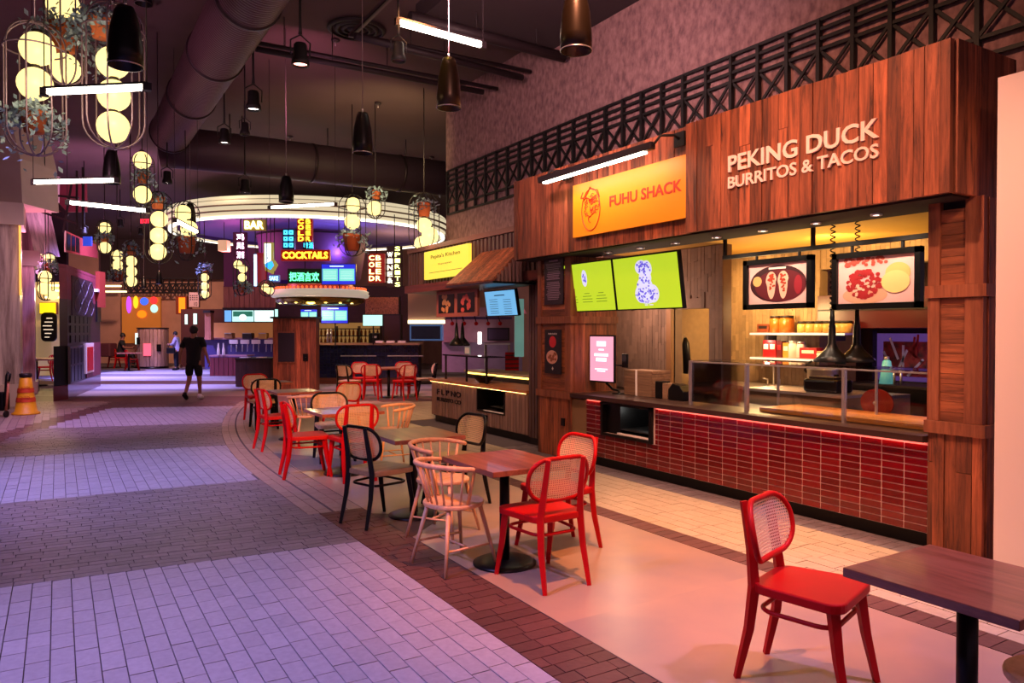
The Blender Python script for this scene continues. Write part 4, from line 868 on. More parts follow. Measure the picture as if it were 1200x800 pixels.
t = thing('parasol_lamp', 'pink fabric lamp shade standing near the teal window', 'lamp', Vector((at(603, 404, 14.5).x, at(603, 404, 14.5).y, 0))); MB().lathe([(.24, 1.98), (.10, 2.26), (0, 2.28)], 18).build('lamp_shade', M('pink_shade', '#e0788a', .6, es=.15), t); MB().tube([(0, 0, 0), (0, 0, 2.1)], .015, 6).build('pole', m_steel, t); MB().lathe([(0, 0), (.12, 0), (.12, .02), (0, .03)], 14).build('base', m_blk, t)
t, w_, h_ = cambox('high_table', 'purple high table behind the second stall', 'table', 567, 402, 598, 404, 15, .5, m_steel, 'table_top')
for sx in (-1, 1):
    for yy in (.05, .45): MB().tube([(sx*w_*.45, yy, 0), (sx*w_*.45, yy, -t.location.z)], .02, 6).build('leg', m_steel, t)
# ================================================================ CHAIRS AND TABLES
def cane_chair(label, paint, seatm=None, panel=None):
    t = thing('cane_chair', label, 'chair')
    sp_ = [(x, y) for x, y in rrect(0, .01, .215, .215, .07, 5)]; sp_ = [(x*(1+.12*(y/.22)), y) for x, y in sp_]
    MB().prism([(x, y, .426) for x, y in sp_], (0, 0, .046)).build('seat', seatm or paint, t, bevel=.008)
    for s in (-1, 1):
        MB().tube([(s*.215, .245, 0), (s*.20, .20, .22), (s*.185, .17, .445)], [.018, .025, .031], 4, sm=False).build('leg', paint, t)
        MB().tube([(s*.175, -.27, 0), (s*.166, -.215, .25), (s*.158, -.195, .45), (s*.145, -.215, .62), (s*.138, -.255, .838)], [.018, .026, .030, .026, .021], 4, sm=False).build('leg', paint, t)
    P = rrect(0, 0, .175, .175, .08, 5); MB().tube([(x*(1+.1*(y/.2)), y, .345) for x, y in P], .011, 7, True).build('stretcher', paint, t)
    # backrest: rounded frame that bulges past the posts, cane inside; it leans back
    def bp(x, z, o=0): return (x, -.205-(z-.55)*.19+.02+o+.9*x*x, z)
    Q = rrect(0, .70, .232, .137, .125, 8)
    bf = MB().tube([bp(x, z) for x, z in Q], .0145, 8, True).build('back_frame', paint, t)
    mb = MB(); vs = []; fs = []; nz_ = 9
    half = sorted({round(z, 5) for x, z in Q}); half = [half[0]+(half[-1]-half[0])*i/14 for i in range(15)]
    for z in half:
        hw = .232 if abs(z-.70) <= .012 else .107+math.sqrt(max(0, .125**2-(abs(z-.70)-.012)**2))
        for i in range(nz_): vs.append(bp(-hw+2*hw*i/(nz_-1), z))
    for j in range(14):
        for i in range(nz_-1): a = j*nz_+i; fs.append((a, a+1, a+nz_+1, a+nz_))
    mb.add(vs, fs, True); mb.build('cane_panel', panel or m_cane, bf)
    return t
def spindle_chair(label):
    t = thing('spindle_chair', label, 'chair'); m = m_cream
    P = [(.215*math.cos(a)*(1-.06*math.sin(a)), .215*math.sin(a)) for a in [2*PI*i/32 for i in range(32)]]
    MB().prism([(x, y, .43) for x, y in P], (0, 0, .028)).build('seat', m, t, bevel=.008)
    for sx in (-1, 1):
        for sy in (-1, 1): MB().tube([(sx*.22, sy*.215, 0), (sx*.13, sy*.13, .435)], [.011, .017], 9).build('leg', m, t)
        MB().tube([(sx*.183, -.18, .16), (sx*.183, .18, .16)], .008, 6).build('stretcher', m, t)
    MB().tube([(-.183, 0, .16), (.183, 0, .16)], .008, 6).build('stretcher', m, t)
    cr = [];
    for i in range(25):
        a = PI+(-14+208*i/24)*PI/180; q = abs(i-12)/12; cr.append((.275*math.cos(a), .265*math.sin(a)-.0, .735-.035*q**2))
    MB().tube(cr, [.014]+[.0185]*23+[.014], 9).build('crest_rail', m, t)
    for k in range(11):
        i = 2+k*2; a = PI+(-14+208*i/24)*PI/180; p = cr[i]; MB().tube([(.185*math.cos(a), .18*math.sin(a), .45), p], .0075 if 0 < k < 10 else .012, 6).build('spindle', m, t)
    return t
def cafe_table(label, loc, w_, l_, h_=.735):
    t = thing('cafe_table', label, 'table', loc)
    MB().box((0, 0, h_-.018), (w_, l_, .036)).build('table_top', m_tabletop, t, bevel=.003)
    MB().lathe([(0, 0), (.225, 0), (.225, .012), (.19, .026), (.05, .034), (0, .034)], 36).build('base', m_blk, t)
    MB().tube([(0, 0, .03), (0, 0, h_-.05)], .036, 16).build('column', m_blk, t)
    mb = MB(); mb.box((0, 0, h_-.045), (w_*.7, .05, .02)); mb.box((0, 0, h_-.046), (.05, l_*.6, .02)); mb.build('top_bracket', m_blk, t)
    return t
def place(o, x, y, dx, dy, lab, grp=None):
    o.location = (x, y, 0); o.rotation_euler = (0, 0, math.atan2(dy, dx)-PI/2); o['label'] = lab
    if grp: o['group'] = grp
    return o
m_seatb = W('blond_seat', '#9c7b58', '#c7a27a', 'y', .4, .05)
red0 = cane_chair('a', m_red); blk0 = cane_chair('b', m_blk, m_seatb); spi0 = spindle_chair('c')
used = set()
def chair(src, x, y, dx, dy, lab, grp):
    o = src if src.name not in used else copy_tree(src); used.add(src.name); return place(o, x, y, dx, dy, lab, grp)
G = 'chairs of the open seating area'
chair(red0, 2.99, 2.23, .30, -.95, 'red chair standing alone in the foreground with white cane back, by the near table', G)
chair(red0, 2.745, 4.09, -.02, 1, 'red cane chair seen from behind at the nearest middle table', G)
chair(red0, 3.24, 4.62, -1, .0, 'red cane chair facing left, behind the red chair seen from the back', G)
chair(blk0, 2.36, 6.08, .93, .30, 'black chair with pale seat seen from behind at the second table', G)
chair(blk0, 3.22, 6.28, -1, -.12, 'black chair with orange-glowing cane behind the two cream chairs', G)
chair(spi0, 2.37, 4.66, 1, .12, 'nearer of the two cream spindle chairs, pushed to the nearest middle table', G)
chair(spi0, 2.66, 5.42, .55, -.83, 'farther cream spindle chair between the first and second tables', G)
chair(red0, 2.80, 7.98, .05, 1, 'red cane chair half hidden behind the black chair', G)
chair(red0, 2.40, 8.42, 1, -.12, 'red chair seen from the side at the left of the third table', G)
chair(spi0, 3.46, 8.45, -1, .1, 'cream spindle chair at the right of the third table', G)
chair(blk0, 2.98, 9.25, -.05, -1, 'dark framed orange cane chair facing the entrance at the third table', G)
chair(spi0, 3.02, 10.5, .05, 1, 'cream spindle chair at the near side of the fourth table', G)
chair(red0, 2.60, 10.55, 1, .1, 'red chair seen from the side at the left of the fourth table', G)
chair(red0, 3.68, 11.0, -.8, -.5, 'red chair with orange cane back at the right of the fourth table', G)
chair(blk0, 2.98, 12.9, .1, 1, 'black cane chair seen from behind at the farthest row table', G)
chair(red0, 3.12, 14.0, .1, -1, 'red framed orange cane chair at the end of the row', G)
G2 = 'chairs in front of the navy bar'
chair(red0, 6.42, 16.95, .45, .9, 'left red chair seen from behind in front of the navy bar', G2)
chair(red0, 7.02, 16.35, -.1, 1, 'right red chair seen from behind in front of the navy bar', G2)
chair(red0, 6.55, 17.9, .1, -1, 'left orange-backed red chair facing the entrance by the navy bar', G2)
chair(red0, 7.55, 17.5, -.1, -1, 'right orange-backed red chair facing the entrance by the navy bar', G2)
chair(blk0, 7.75, 16.75, -1, .3, 'black chair with cane back at the right end by the ribbed counter', G2)
chair(blk0, 5.85, 17.0, .9, .6, 'black chair by the navy bar left of the red chairs', G2)
chair(spi0, 2.96, 1.14, -.2, 1, 'cream round-seated chair cut off by the lower right corner of the picture', 'chairs of the open seating area')
cafe_table('wooden table cut off at the right edge in the foreground', (2.88, 1.46, 0), .60, .62)
cafe_table('nearest middle wooden table between red and cream chairs', (2.69, 4.50, 0), .62, .74)
cafe_table('second wooden table with yellow light on its corner', (2.70, 6.1, 0), .66, .74)
cafe_table('third wooden table between red chairs and the orange cane chair', (2.80, 8.3, 0), .72, .72)
cafe_table('fourth wooden table in the row, in front of the wooden column', (3.05, 11.35, 0), .66, .7)
cafe_table('fifth wooden table at the far end of the row', (3.25, 13.5, 0), .6, .6)
cafe_table('wooden table among red chairs in front of the navy bar', (6.95, 17.2, 0), .8, .8)
# ================================================================ NEAR PENDANTS, TUBES, SPOTS
def pendant(lab, x, yt, yb, wpx, m=m_blk):
    d = .22*FPX/wpx; p = at(x, yb, d); h_ = (yb-yt)*d/FPX; h_ = min(max(h_, .40), .5); t = thing('pendant_lamp', lab, 'pendant lamp', p, 0, 'bullet pendants')
    MB().lathe([(.0, .06), (.085, .05), (.098, .0), (.11, 0), (.112, h_*.25), (.098, h_*.6), (.07, h_*.9), (.055, h_*.985), (0, h_)], 32).build('shade', m, t)
    MB().lathe([(.098, 0), (.112, 0), (.112, .008), (.098, .008)], 32).build('rim', m_steel, t)
    MB().tube([(0, 0, h_), (0, 0, h_+.04)], .012, 8).build('cap', m_steel, t); MB().tube([(0, 0, h_+.03), (0, 0, 6.2-p.z)], .005, 5).build('cord', M('grey_cord', '#6e5c60', .6) if 'grey_cord' not in bpy.data.materials else bpy.data.materials['grey_cord'], t)
    return t
m_bronze = M('bronze_shade', '#3a2a1c', .35, .6)
pendant('pale bullet pendant whose rim shows at the very top left of the duct', 168, -30, 5, 19)
pendant('bronze bullet pendant cut off by the top of the picture over the wall', 675, -14, 60, 37, m_bronze)
pendant('dark bronze bullet pendant below the lit tube at the top middle', 526, 68, 127, 28, m_bronze)
pendant('black bullet pendant hanging below the thin pipes at the middle', 425, 132, 180, 23)
pendant('large black bullet pendant in front of the round globe lantern', 147, 8, 78, 38)
pendant('black bullet pendant over the left end of the bright ring front', 335.5, 206, 237, 17)
pendant('black bullet pendant under the long caged globe lantern', 131, 176, 215, 19)
pendant('small black bullet pendant at the left end of the bright ring', 223, 238, 266, 13)
pendant('tiny black bullet pendant before the far truss, left one', 168.5, 325, 338, 6)
pendant('tiny black bullet pendant before the far truss, right one', 186.5, 318, 333, 6.5)
def tube_lamp(lab, a, b, d0, d1, r=.03):
    p = at(*a, d0); q = at(*b, d1); t = thing('tube_lamp', lab, 'light', p)
    MB().bar(p, q, r*1.5, r*1.5).build('tube', m_tubeL, t, world=True); u = Vector((0, 0, r*1.1)); MB().bar(p+u, q+u, r*2, r*.6).build('housing', m_dark, t, world=True)
    for e in (p, q):
        MB().box(e, (.06, .06, r*2.2)).build('end_cap', m_dark, t, world=True); MB().tube([e+u, (e.x, e.y, 6.2)], .004, 4).build('suspension_wire', m_dark, t, world=True)
    return t
tube_lamp('lit tube near the top middle, crossing above the pipes', (466, 26), (566, 53), 8.2, 8.6, .036)
tube_lamp('lit tube crossing the two nearest caged lanterns', (52, 108), (172, 102), 5.45, 5.45, .025)
tube_lamp('lit horizontal tube beside the marble capital', (39, 213.5), (136, 211), 9.5, 9.5)
tube_lamp('long slanting lit tube under the horizontal one', (79, 237), (173, 247), 9.9, 10.2)
tube_lamp('slanting lit tube beyond the three-globe lantern', (205, 258), (232, 272), 12, 12.4, .03)
tube_lamp('thin lit tube hanging in front of the bright ring', (316, 243), (393, 239), 12.5, 12.5, .025)
def spot(lab, x, y, d, wd, m_on, aim=(0, 0)):
    p = at(x, y, d); t = thing('stage_spotlight', lab, 'spotlight', p, 0); r = wd*d/FPX/2
    MB().lathe([(r*.6, r*2.6), (r*.75, r*2.4), (r*.8, r*1.0), (r, r*.6), (r*1.05, 0), (r*.9, 0), (r*.85, r*.5), (0, r*.5)], 20).build('housing', m_blkmetal, t)
    MB().lathe([(0, r*.3), (r*.86, r*.3)], 18).build('lens', m_on, t)
    MB().tube([(-r*1.1, 0, r*1.2), (-r*1.15, 0, r*2.8), (0, 0, r*3.6), (r*1.15, 0, r*2.8), (r*1.1, 0, r*1.2)], r*.1, 6).build('yoke', m_blkmetal, t)
    MB().tube([(0, 0, r*3.6), (0, 0, r*4.6), (0, 0, 6.2-p.z)], [r*.25, r*.15, .012], 8).build('stem', m_blkmetal, t); return t
e_red = E('spot_red', '#ff9a88', 14); e_w = E('spot_white', '#ffe9e0', 9); e_off = M('spot_glass', '#6a5560', .1)
spot('stage spotlight glowing pinkish red left of the round vent', 352, 77, 8.5, 20, e_red); spot('stage spotlight with a warm lens above the cross duct', 297, 129, 10, 17, e_w)
spot('caged spotlight hanging against the cross duct', 263, 168, 11.5, 13, e_w); spot('unlit spotlight between two lit ones near the cross duct', 287, 158, 11.5, 11, e_off)
spot('black spotlight under the thick pipe at the top middle', 467, 72, 8, 17, e_off); spot('spotlight hanging left of the bright ring below the spiral duct', 196, 215, 14, 11, e_w)
spot('spotlight in front of the upper rim of the bright ring', 287, 226, 15, 12, e_w); spot('small spotlight in the far dark ceiling left of the lanterns', 99, 274, 20, 6, E('spot_blue', '#cfe0ff', 25))
spot('small spotlight in the far dark ceiling, upper one beyond the lanterns', 141, 266, 24, 7, e_w); spot('small spotlight in the far dark ceiling, right one beyond the lanterns', 165, 275, 26, 6, e_w)
t = thing('exit_sign', 'small red EXIT sign in the far ceiling', 'sign', at(170, 259, 22), CF); MB().box((0, .03, 0), (.3, .05, .16)).build('case', m_dark, t); MB().tube([(0, .03, .16), (0, .03, 6.2-t.location.z)], .01, 5).build('hanging_rod', m_dark, t); txt(t, 'letters', 'EXIT', 0, 0, .12, E('exit_red', '#ff2030', 6), -.002, .26, .004, .01)
# ================================================================ CAGED GLOBE LANTERNS
_c0 = at(367, 387, 24.0); RX, RY = _c0.x, _c0.y
def lantern(lab, x, d, yt, yb, wpx, items, plants=(), col=None, near=False):
    """items: ('g', x, y, diameter px) globes or ('p', x, y, width px) clay pots"""
    sc_ = d/FPX; r = wpx*sc_/2; p = at(x, yb, d); t = thing('globe_lantern', lab, 'lantern', p, CF, 'caged globe lanterns'); H_ = (yb-yt)*sc_; rr = min(r, H_/2)
    nh = 4 if near else 3; wr = max(.007, .5*sc_*1.1); cm = col or m_dark
    for k in range(nh):
        a = PI*k/nh+.3; P = [(u*math.cos(a), u*math.sin(a), z) for u, z in rrect(0, H_/2, r, H_/2, rr*.95, 6)]; MB().tube(P, wr, 6, True).build('cage_wire', cm, t)
    zr_ = (r*.9 if near else 0)
    MB().tube([(r*math.cos(a), r*math.sin(a), H_-rr) for a in [2*PI*i/20 for i in range(20)]], wr, 5, True).build('cage_ring', cm, t)
    ztop = 6.2; lsp = 1.45 if near else 1.2
    if abs(p.x-1.92) < .42 and p.y < 16.2: ztop = 5.14
    if (p.x-RX)**2+(p.y-RY)**2 < 4.3**2: ztop = 4.8
    MB().tube([(0, 0, H_), (0, 0, ztop-p.z)], wr, 5).build('cord', cm, t)
    for it in items:
        k, gx, gy, gd = it; c = at(gx, gy, d); lx = (gx-x)*sc_; lz = c.z-p.z; R_ = gd*sc_/2; ly = 0
        if k == 'g': MB().ball((lx, ly, lz), R_, 20, 12).build('globe', m_globe, t); MB().tube([(lx, ly, lz+R_*.95), (lx, ly, lz+R_*1.15)], R_*.3, 8).build('globe_cap', m_dark, t)
        else:
            MB().lathe([(0, -R_*.85), (R_*.68, -R_*.85), (R_*.9, R_*.45), (R_, R_*.5), (R_, R_*.85), (R_*.85, R_*.85), (R_*.8, R_*.4), (0, R_*.4)], 18, (lx, ly, lz)).build('clay_pot', m_terra, t)
            pot_ = t.children[-1] if False else bpy.data.objects[max((c.name for c in t.children if c.name.startswith('clay_pot')), key=lambda n_: (len(n_), n_))]; lf = MB(); nl = 620 if near else 150; L_ = max(.028, (4.2 if near else 2.9)*sc_)
            for i in range(nl):
                a = random.uniform(0, 2*PI); q = random.uniform(.1, 1.75)*lsp; dz = random.gauss(.75, .4)-(max(0, q-.9)**1.5)*random.uniform(0, 1.9)
                c_ = Vector((lx+R_*q*math.cos(a), ly+R_*q*math.sin(a), lz+R_*dz)); u = Vector((random.uniform(-1, 1), random.uniform(-1, 1), random.uniform(-1, 1))).normalized(); v = u.orthogonal().normalized(); s = L_*random.uniform(.6, 1.2)
                lf.add([c_-u*s, c_+v*s*.5, c_+u*s, c_-v*s*.5], [(0, 1, 2, 3)])
            lf.build('foliage', m_leaf, pot_, kind='stuff')
    return t
cg = M('lilac_metal', '#8a7288', .4, .6)
lantern('nearest lantern, two globes above a bushy blue-green plant basket', 42, 6.0, 27, 182, 64, [('g', 45, 58, 38), ('g', 42, 99, 38), ('p', 40, 143, 30)], col=cg, near=True)
lantern('lantern behind the nearest one, pot between two globes', 77, 6.6, -30, 100, 40, [('g', 75, 8, 36), ('g', 76, 80, 34), ('p', 76, 45, 36)], col=cg, near=True)
lantern('long lantern with three globes under a plant pot, top left', 134, 6.2, 5, 174, 66, [('p', 121, 33, 30), ('g', 133, 74, 36), ('g', 134, 112, 36), ('g', 133, 149, 36)], col=cg, near=True)
lantern('lantern below the spiral duct end, pot between two globes', 167, 10.9, 180, 243, 26, [('g', 167, 188, 20), ('g', 167, 228, 20), ('p', 168, 208, 14)])
lantern('tall lantern with a pot above three globes', 186, 11.4, 225, 309, 30, [('p', 185, 238, 16), ('g', 187, 257, 19), ('g', 186, 276, 19), ('g', 185, 295, 19)])
lantern('lantern with bushy plants at the left end of the bright ring', 218, 13, 236, 305, 30, [('g', 215, 250, 19), ('g', 222, 268, 19), ('p', 219, 287, 22)])
lantern('far lantern with a pot between two small globes', 123, 16.7, 258, 298, 16, [('g', 123, 267, 13), ('g', 123, 290, 13), ('p', 123, 279, 10)])
lantern('far lantern with two globes over a plant basket', 138, 18.3, 293, 330, 16, [('g', 138, 299, 12.5), ('g', 138, 311, 12.5), ('p', 140, 323, 12)])
lantern('far lantern with a pot above three small globes', 154, 17, 286, 337, 17, [('p', 154, 293, 12), ('g', 154, 306, 12.5), ('g', 154, 318, 12.5), ('g', 154, 329.5, 12.5)])
lantern('lantern left of the inner stall, pot above three globes', 240, 21.5, 308, 350, 14, [('p', 241, 315, 9), ('g', 240, 325, 9.5), ('g', 240, 335, 9.5), ('g', 240, 344.5, 9.5)])
lantern('lantern below the purple sign with a hanging plant basket', 283, 20, 303, 346, 18, [('g', 279, 310, 10), ('g', 285, 315, 9.5), ('g', 284, 325, 9.5), ('p', 284, 338, 11)])
lantern('small round lantern with two globes at the left end of the canopy', 313, 20, 328, 347, 17, [('g', 311, 337, 9), ('g', 316, 340, 9)])
lantern('lantern before the right part of the ring, plants at its foot', 413, 15, 228, 300, 31, [('g', 414, 240, 17), ('g', 413, 260, 18), ('p', 413, 284, 22)])
lantern('lantern with one globe under a pot before the bright ring', 440, 15, 220, 256, 22, [('p', 441, 228, 12), ('g', 439, 244, 17)])
lantern('lantern with two globes at the right end of the bright ring', 497, 14, 226, 293, 36, [('p', 497, 246, 18), ('g', 497, 264, 18), ('g', 504, 276, 20), ('g', 494, 285, 17)])
lantern('left lantern in the yellow lit shop behind the marble pillar', 57, 17.5, 296, 322, 16, [('g', 58, 303, 11), ('p', 57, 313, 11)])
lantern('lower lantern in the yellow lit shop behind the marble pillar', 54, 17, 318, 352, 17, [('g', 53, 324, 14), ('g', 52, 338, 14), ('g', 62, 346, 11)])
for i, (x, y, d_) in enumerate(((134, 112, 6.0), (42, 80, 5.8), (186, 276, 11.2), (413, 255, 14.6), (497, 275, 13.6))):
    lamp('globe_glow', 'POINT', at(x, y, d_-.25), (1, .78, .42), (10, 10, 14, 12, 12)[i], .1)
# ================================================================ ROUND BAR
c0 = at(367, 387, 24.0); BX, BY = c0.x, c0.y
m_ringw = E('ring_band', '#fbe9c0', .72); m_ringb = E('ring_edge', '#fff6e0', 3)
t = thing('ring_light', 'huge stepped white light ring over the bar', 'light', (BX, BY, 4.66))
R0 = 4.30
for i, (r0, z0, r1, z1) in enumerate(((R0-.10, .05, R0-.04, .17), (R0+.02, .19, R0+.06, .31), (R0+.09, .33, R0+.09, .45), (R0+.03, .47, R0-.02, .58))):
    MB().lathe([(r0-.16, z0), (r0, z0), (r1, z1), (r1-.16, z1)], 72).build('ring_band', m_ringw, t)
    MB().lathe([(r0-.05, z0-.03), (r0+.04, z0-.03), (r0+.04, z0), (r0-.05, z0)], 72).build('ring_shade_line', M('ring_shadow', '#8a7460', .6) if not i else bpy.data.materials['ring_shadow'], t)  # dark rings between bands, shade of the steps put into the colour
MB().lathe([(R0-.16, .0), (R0-.06, .0), (R0-.06, .06), (R0-.16, .06)], 72).build('bottom_tube', m_ringb, t)
MB().lathe([(R0-.3, .06), (R0-.3, .56)], 72).build('inner_skirt', M('ring_inner', '#4a3c78', .7), t)
MB().lathe([(0, .30), (R0-.3, .18)], 48).build('disc_ceiling', M('disc_blue', '#7a68a8', .8), t)
lamp('ring_ceiling_fill', 'POINT', (BX-1.0, BY-2.0, 5.45), (1, .74, .48), 55, .2); lamp('ring_ceiling_fill', 'POINT', (BX-3.4, BY-3.4, 5.5), (1, .74, .48), 40, .2)  # bodiless points added above the ring to warm the ceiling
lamp('bar_lamp_blue', 'POINT', (BX+.3, BY-1.6, 4.0), (.40, .30, 1), 150, .3); lamp('bar_lamp_red', 'POINT', (BX-2.6, BY-.5, 3.9), (1, .2, .4), 110, .3); lamp('bar_lamp_amber', 'POINT', (BX+2.6, BY-.8, 3.9), (1, .6, .2), 90, .3)
struct(camwall(262, 262, 300, 340, 27.5, .2, 'wall_bar_left', M('plum_wall', '#5e2348', .8)))
t = thing('bar_core', 'drum shaped purple core above the bar canopy', 'bar core', (BX, BY, 3.2)); MB().lathe([(1.35, 0), (1.5, .1), (1.75, 1.5)], 40).build('drum', M('core_purple', '#5a2c6e', .7), t); MB().lathe([(1.77, 1.4), (1.77, 1.45), (1.6, 1.45)], 40).build('rim', m_dark, t)
bc = at(376, 387, 22.6)
t = thing('bar_canopy', 'round cream canopy over the bar with an orange beaded top edge', 'canopy', (bc.x, bc.y, 2.62)); r = 1.42
MB().lathe([(r-.1, .0), (r, .02), (r+.04, .10), (r, .13), (r+.02, .2), (r-.06, .24), (0, .24)], 56).build('canopy_band', M('canopy_cream', '#e8dcc6', .4, es=.35), t)
MB().lathe([(0, -.22), (r-.35, -.22), (r-.12, -.12), (r-.1, .0)], 56).build('soffit', M('brass_soffit', '#8a7430', .2, .9), t)
mb = MB()
for i in range(64): a = 2*PI*i/64; mb.ball(((r-.08)*math.cos(a), (r-.08)*math.sin(a), .28), .04, 6, 4)
mb.build('bead_row', E('orange_bead', '#ff6a30', 1.2), t, kind='stuff')
MB().lathe([(r-.4, .24), (r-.5, .55)], 40).build('red_cove', E('red_cove', '#c0301c', .6), t)
for i in range(7):
    a = -PI/2-TH+(-1.1+2.2*i/6); MB().lathe([(0, 0), (.05, 0)], 10, (1.2*math.cos(a), 1.2*math.sin(a), -.18)).build('canopy_spot', E('canopy_spot', '#fff0b0', 8) if not i else bpy.data.materials['canopy_spot'], t)
lamp('canopy_lamp', 'POINT', (bc.x-.6, bc.y-.9, 2.25), (1, .72, .35), 40, .15)
# neon signs and bar screens: each a real box hanging at the bar
def neon(name, lab, px0, py0, px1, py1, d, casem, th=.12, hang=True):
    t, w_, h_ = camthing(name, lab, 'sign', px0, py0, px1, py1, d)
    MB().box((0, th/2, h_/2), (w_, th, h_)).build('case', casem, t, bevel=.01)
    if hang: MB().tube([(0, th/2, h_), (0, th/2, 4.9-t.location.z)], .012, 5).build('hanging_rod', m_dark, t)
    return t, w_, h_
def mt(n, c, s=0): return bpy.data.materials.get(n) or (E(n, c, s) if s else M(n, c, .5))
t, w_, h_ = neon('neon_sign', 'cream lit sign reading BAR under the ring', 285, 257, 311, 270, 20.5, mt('bar_case', '#b5a24a')); txt(t, 'letters', 'BAR', 0, h_/2, h_*.72, mt('bar_letters', '#fff3b0', 4), -.01, w_*.84, .02, .015)
t, w_, h_ = neon('neon_sign', 'upright dark pink sign with three white lit characters', 273, 272, 289, 304, 21.5, mt('plum_case', '#5a0f3c'))
for k, ch in enumerate('鸡尾酒'): txt(t, 'characters', ch, .02, h_*(.83-.33*k), h_*.24, mt('pink_char', '#ffd0f0', 5), -.01, w_*.55, .01, .01)
t, w_, h_ = neon('neon_sign', 'blue upright sign with cyan lit letters left of COCKTAILS', 331, 268, 345, 292, 21, mt('navy_case', '#0b1e4a'))
for c_ in (-.22, .24):
    for k in range(3): MB().box((w_*c_, -.01, h_*(.82-.31*k)), (w_*.32, .02, h_*.2)).build('neon_block', mt('cyan_neon', '#3fd0ff', 3.5), t); MB().box((w_*c_, -.022, h_*(.82-.31*k)), (w_*.12, .01, h_*.08)).build('block_counter', mt('navy_case', ''), t)
t, w_, h_ = neon('neon_sign', 'upright red sign with two columns of yellow letters, top middle', 348, 256, 366, 283, 21, mt('red_case', '#a80f0a', .5))
for c_, s_ in ((-.24, 'COLD'), (.22, 'BEER')):
    for k, ch in enumerate(s_): txt(t, 'letters', ch, w_*c_, h_*(.87-.25*k), h_*.2, mt('yellow_neon', '#ffc82a', 5), -.01, w_*.36, .01, .02)
t, w_, h_ = camthing('neon_sign', 'small cyan neon characters under the top yellow sign', 'sign', 355, 283, 367, 292, 21); MB().box((0, .03, h_/2), (w_, .05, h_)).build('case', m_blk, t); txt(t, 'characters', '啤', -w_*.2, h_/2, h_*.8, mt('cyan_neon', ''), -.01, w_*.4, .01); txt(t, 'characters', '酒', w_*.28, h_/2, h_*.8, mt('cyan_neon', ''), -.01, w_*.4, .01)
t, w_, h_ = neon('neon_sign', 'long red sign reading COCKTAILS in yellow letters', 329, 292.5, 386.5, 305.5, 20.2, mt('red_case', '')); txt(t, 'letters', 'COCKTAILS', 0, h_/2, h_*.62, mt('yellow_neon', ''), -.01, w_*.92, .02, .02)
t, w_, h_ = neon('neon_sign', 'black sign with four green lit Chinese characters', 337, 314.5, 376.5, 332, 20.4, mt('green_case', '#072a10')); txt(t, 'characters', '把酒言欢', 0, h_*.45, h_*.6, mt('green_neon', '#5effa0', 3.2), -.01, w_*.88, .02, .01)
def bluescreen(lab, a, b, c, d_, D, pole=.68):
    t, w_, h_ = cambox('bar_screen', lab, 'screen', a, b, c, d_, D, .08, mt('deep_blue_screen', '#2a30d8', 1.1), 'screen_face', frame=.015)
    MB().box((-w_*.24, -.012, h_*.47), (w_*.44, .004, h_*.58)).build('fixture_table', mt('aqua_screen', '#7fe8d8', 1.0), t); MB().box((w_*.24, -.012, h_*.47), (w_*.44, .004, h_*.58)).build('fixture_table', mt('aqua_screen', ''), t)
    mb = MB(); mb.box((-w_*.05, -.013, h_*.88), (w_*.4, .004, h_*.05))
    for k in range(5): mb.box((-w_*.24, -.015, h_*(.28+.09*k)), (w_*.36, .004, h_*.015)); mb.box((w_*.24, -.015, h_*(.28+.09*k)), (w_*.36, .004, h_*.015))
    mb.build('screen_lines', mt('screen_line', '#e8fffa', 1.3), t); MB().tube([(0, .09, 0), (0, .09, -pole)], .02, 6).build('mount_pole', m_dark, t); return t
bluescreen('upper blue screen with a pale table, right of the green sign', 376.5, 309, 417, 333.5, 20.5, .1)
bluescreen('lower blue screen behind the bar under the canopy', 376, 359, 408, 379, 22.4); bluescreen('small pale screen behind the wooden column top', 352, 362, 372, 376, 22.8)
t, w_, h_ = neon('neon_sign', 'upright red sign reading COLD BEER in two columns', 431, 297, 451, 331, 20.6, mt('red_case', ''), hang=False)
for c_, s_ in ((-.27, 'COLD'), (.12, 'BEER')):
    for k, ch in enumerate(s_): txt(t, 'letters', ch, w_*c_, h_*(.85-.235*k), h_*.17, mt('pale_yellow_neon', '#ffe48a', 4.5), -.01, w_*.3, .01, .015)
MB().tube([(0, .06, h_), (0, .06, 4.9-t.location.z)], .012, 5).build('hanging_rod', m_dark, t)
t, w_, h_ = neon('neon_sign', 'upright brown sign reading WINE & SPIRITS in lit letters', 453, 288, 471, 337, 20.8, mt('brown_case', '#3a1c28'), hang=False)
for k, ch in enumerate('WINE&'): txt(t, 'letters', ch, -w_*.27, h_*(.79-.155*k), h_*.115, mt('white_neon', '#fff6d0', 4), -.01, w_*.33, .01, .01)
for k, ch in enumerate('SPIRITS'): txt(t, 'letters', ch, w_*.22, h_*(.93-.142*k), h_*.1, mt('lime_neon', '#f2ff8c', 4), -.01, w_*.33, .01, .01)
MB().tube([(0, .06, h_), (0, .06, 4.9-t.location.z)], .012, 5).build('hanging_rod', m_dark, t)
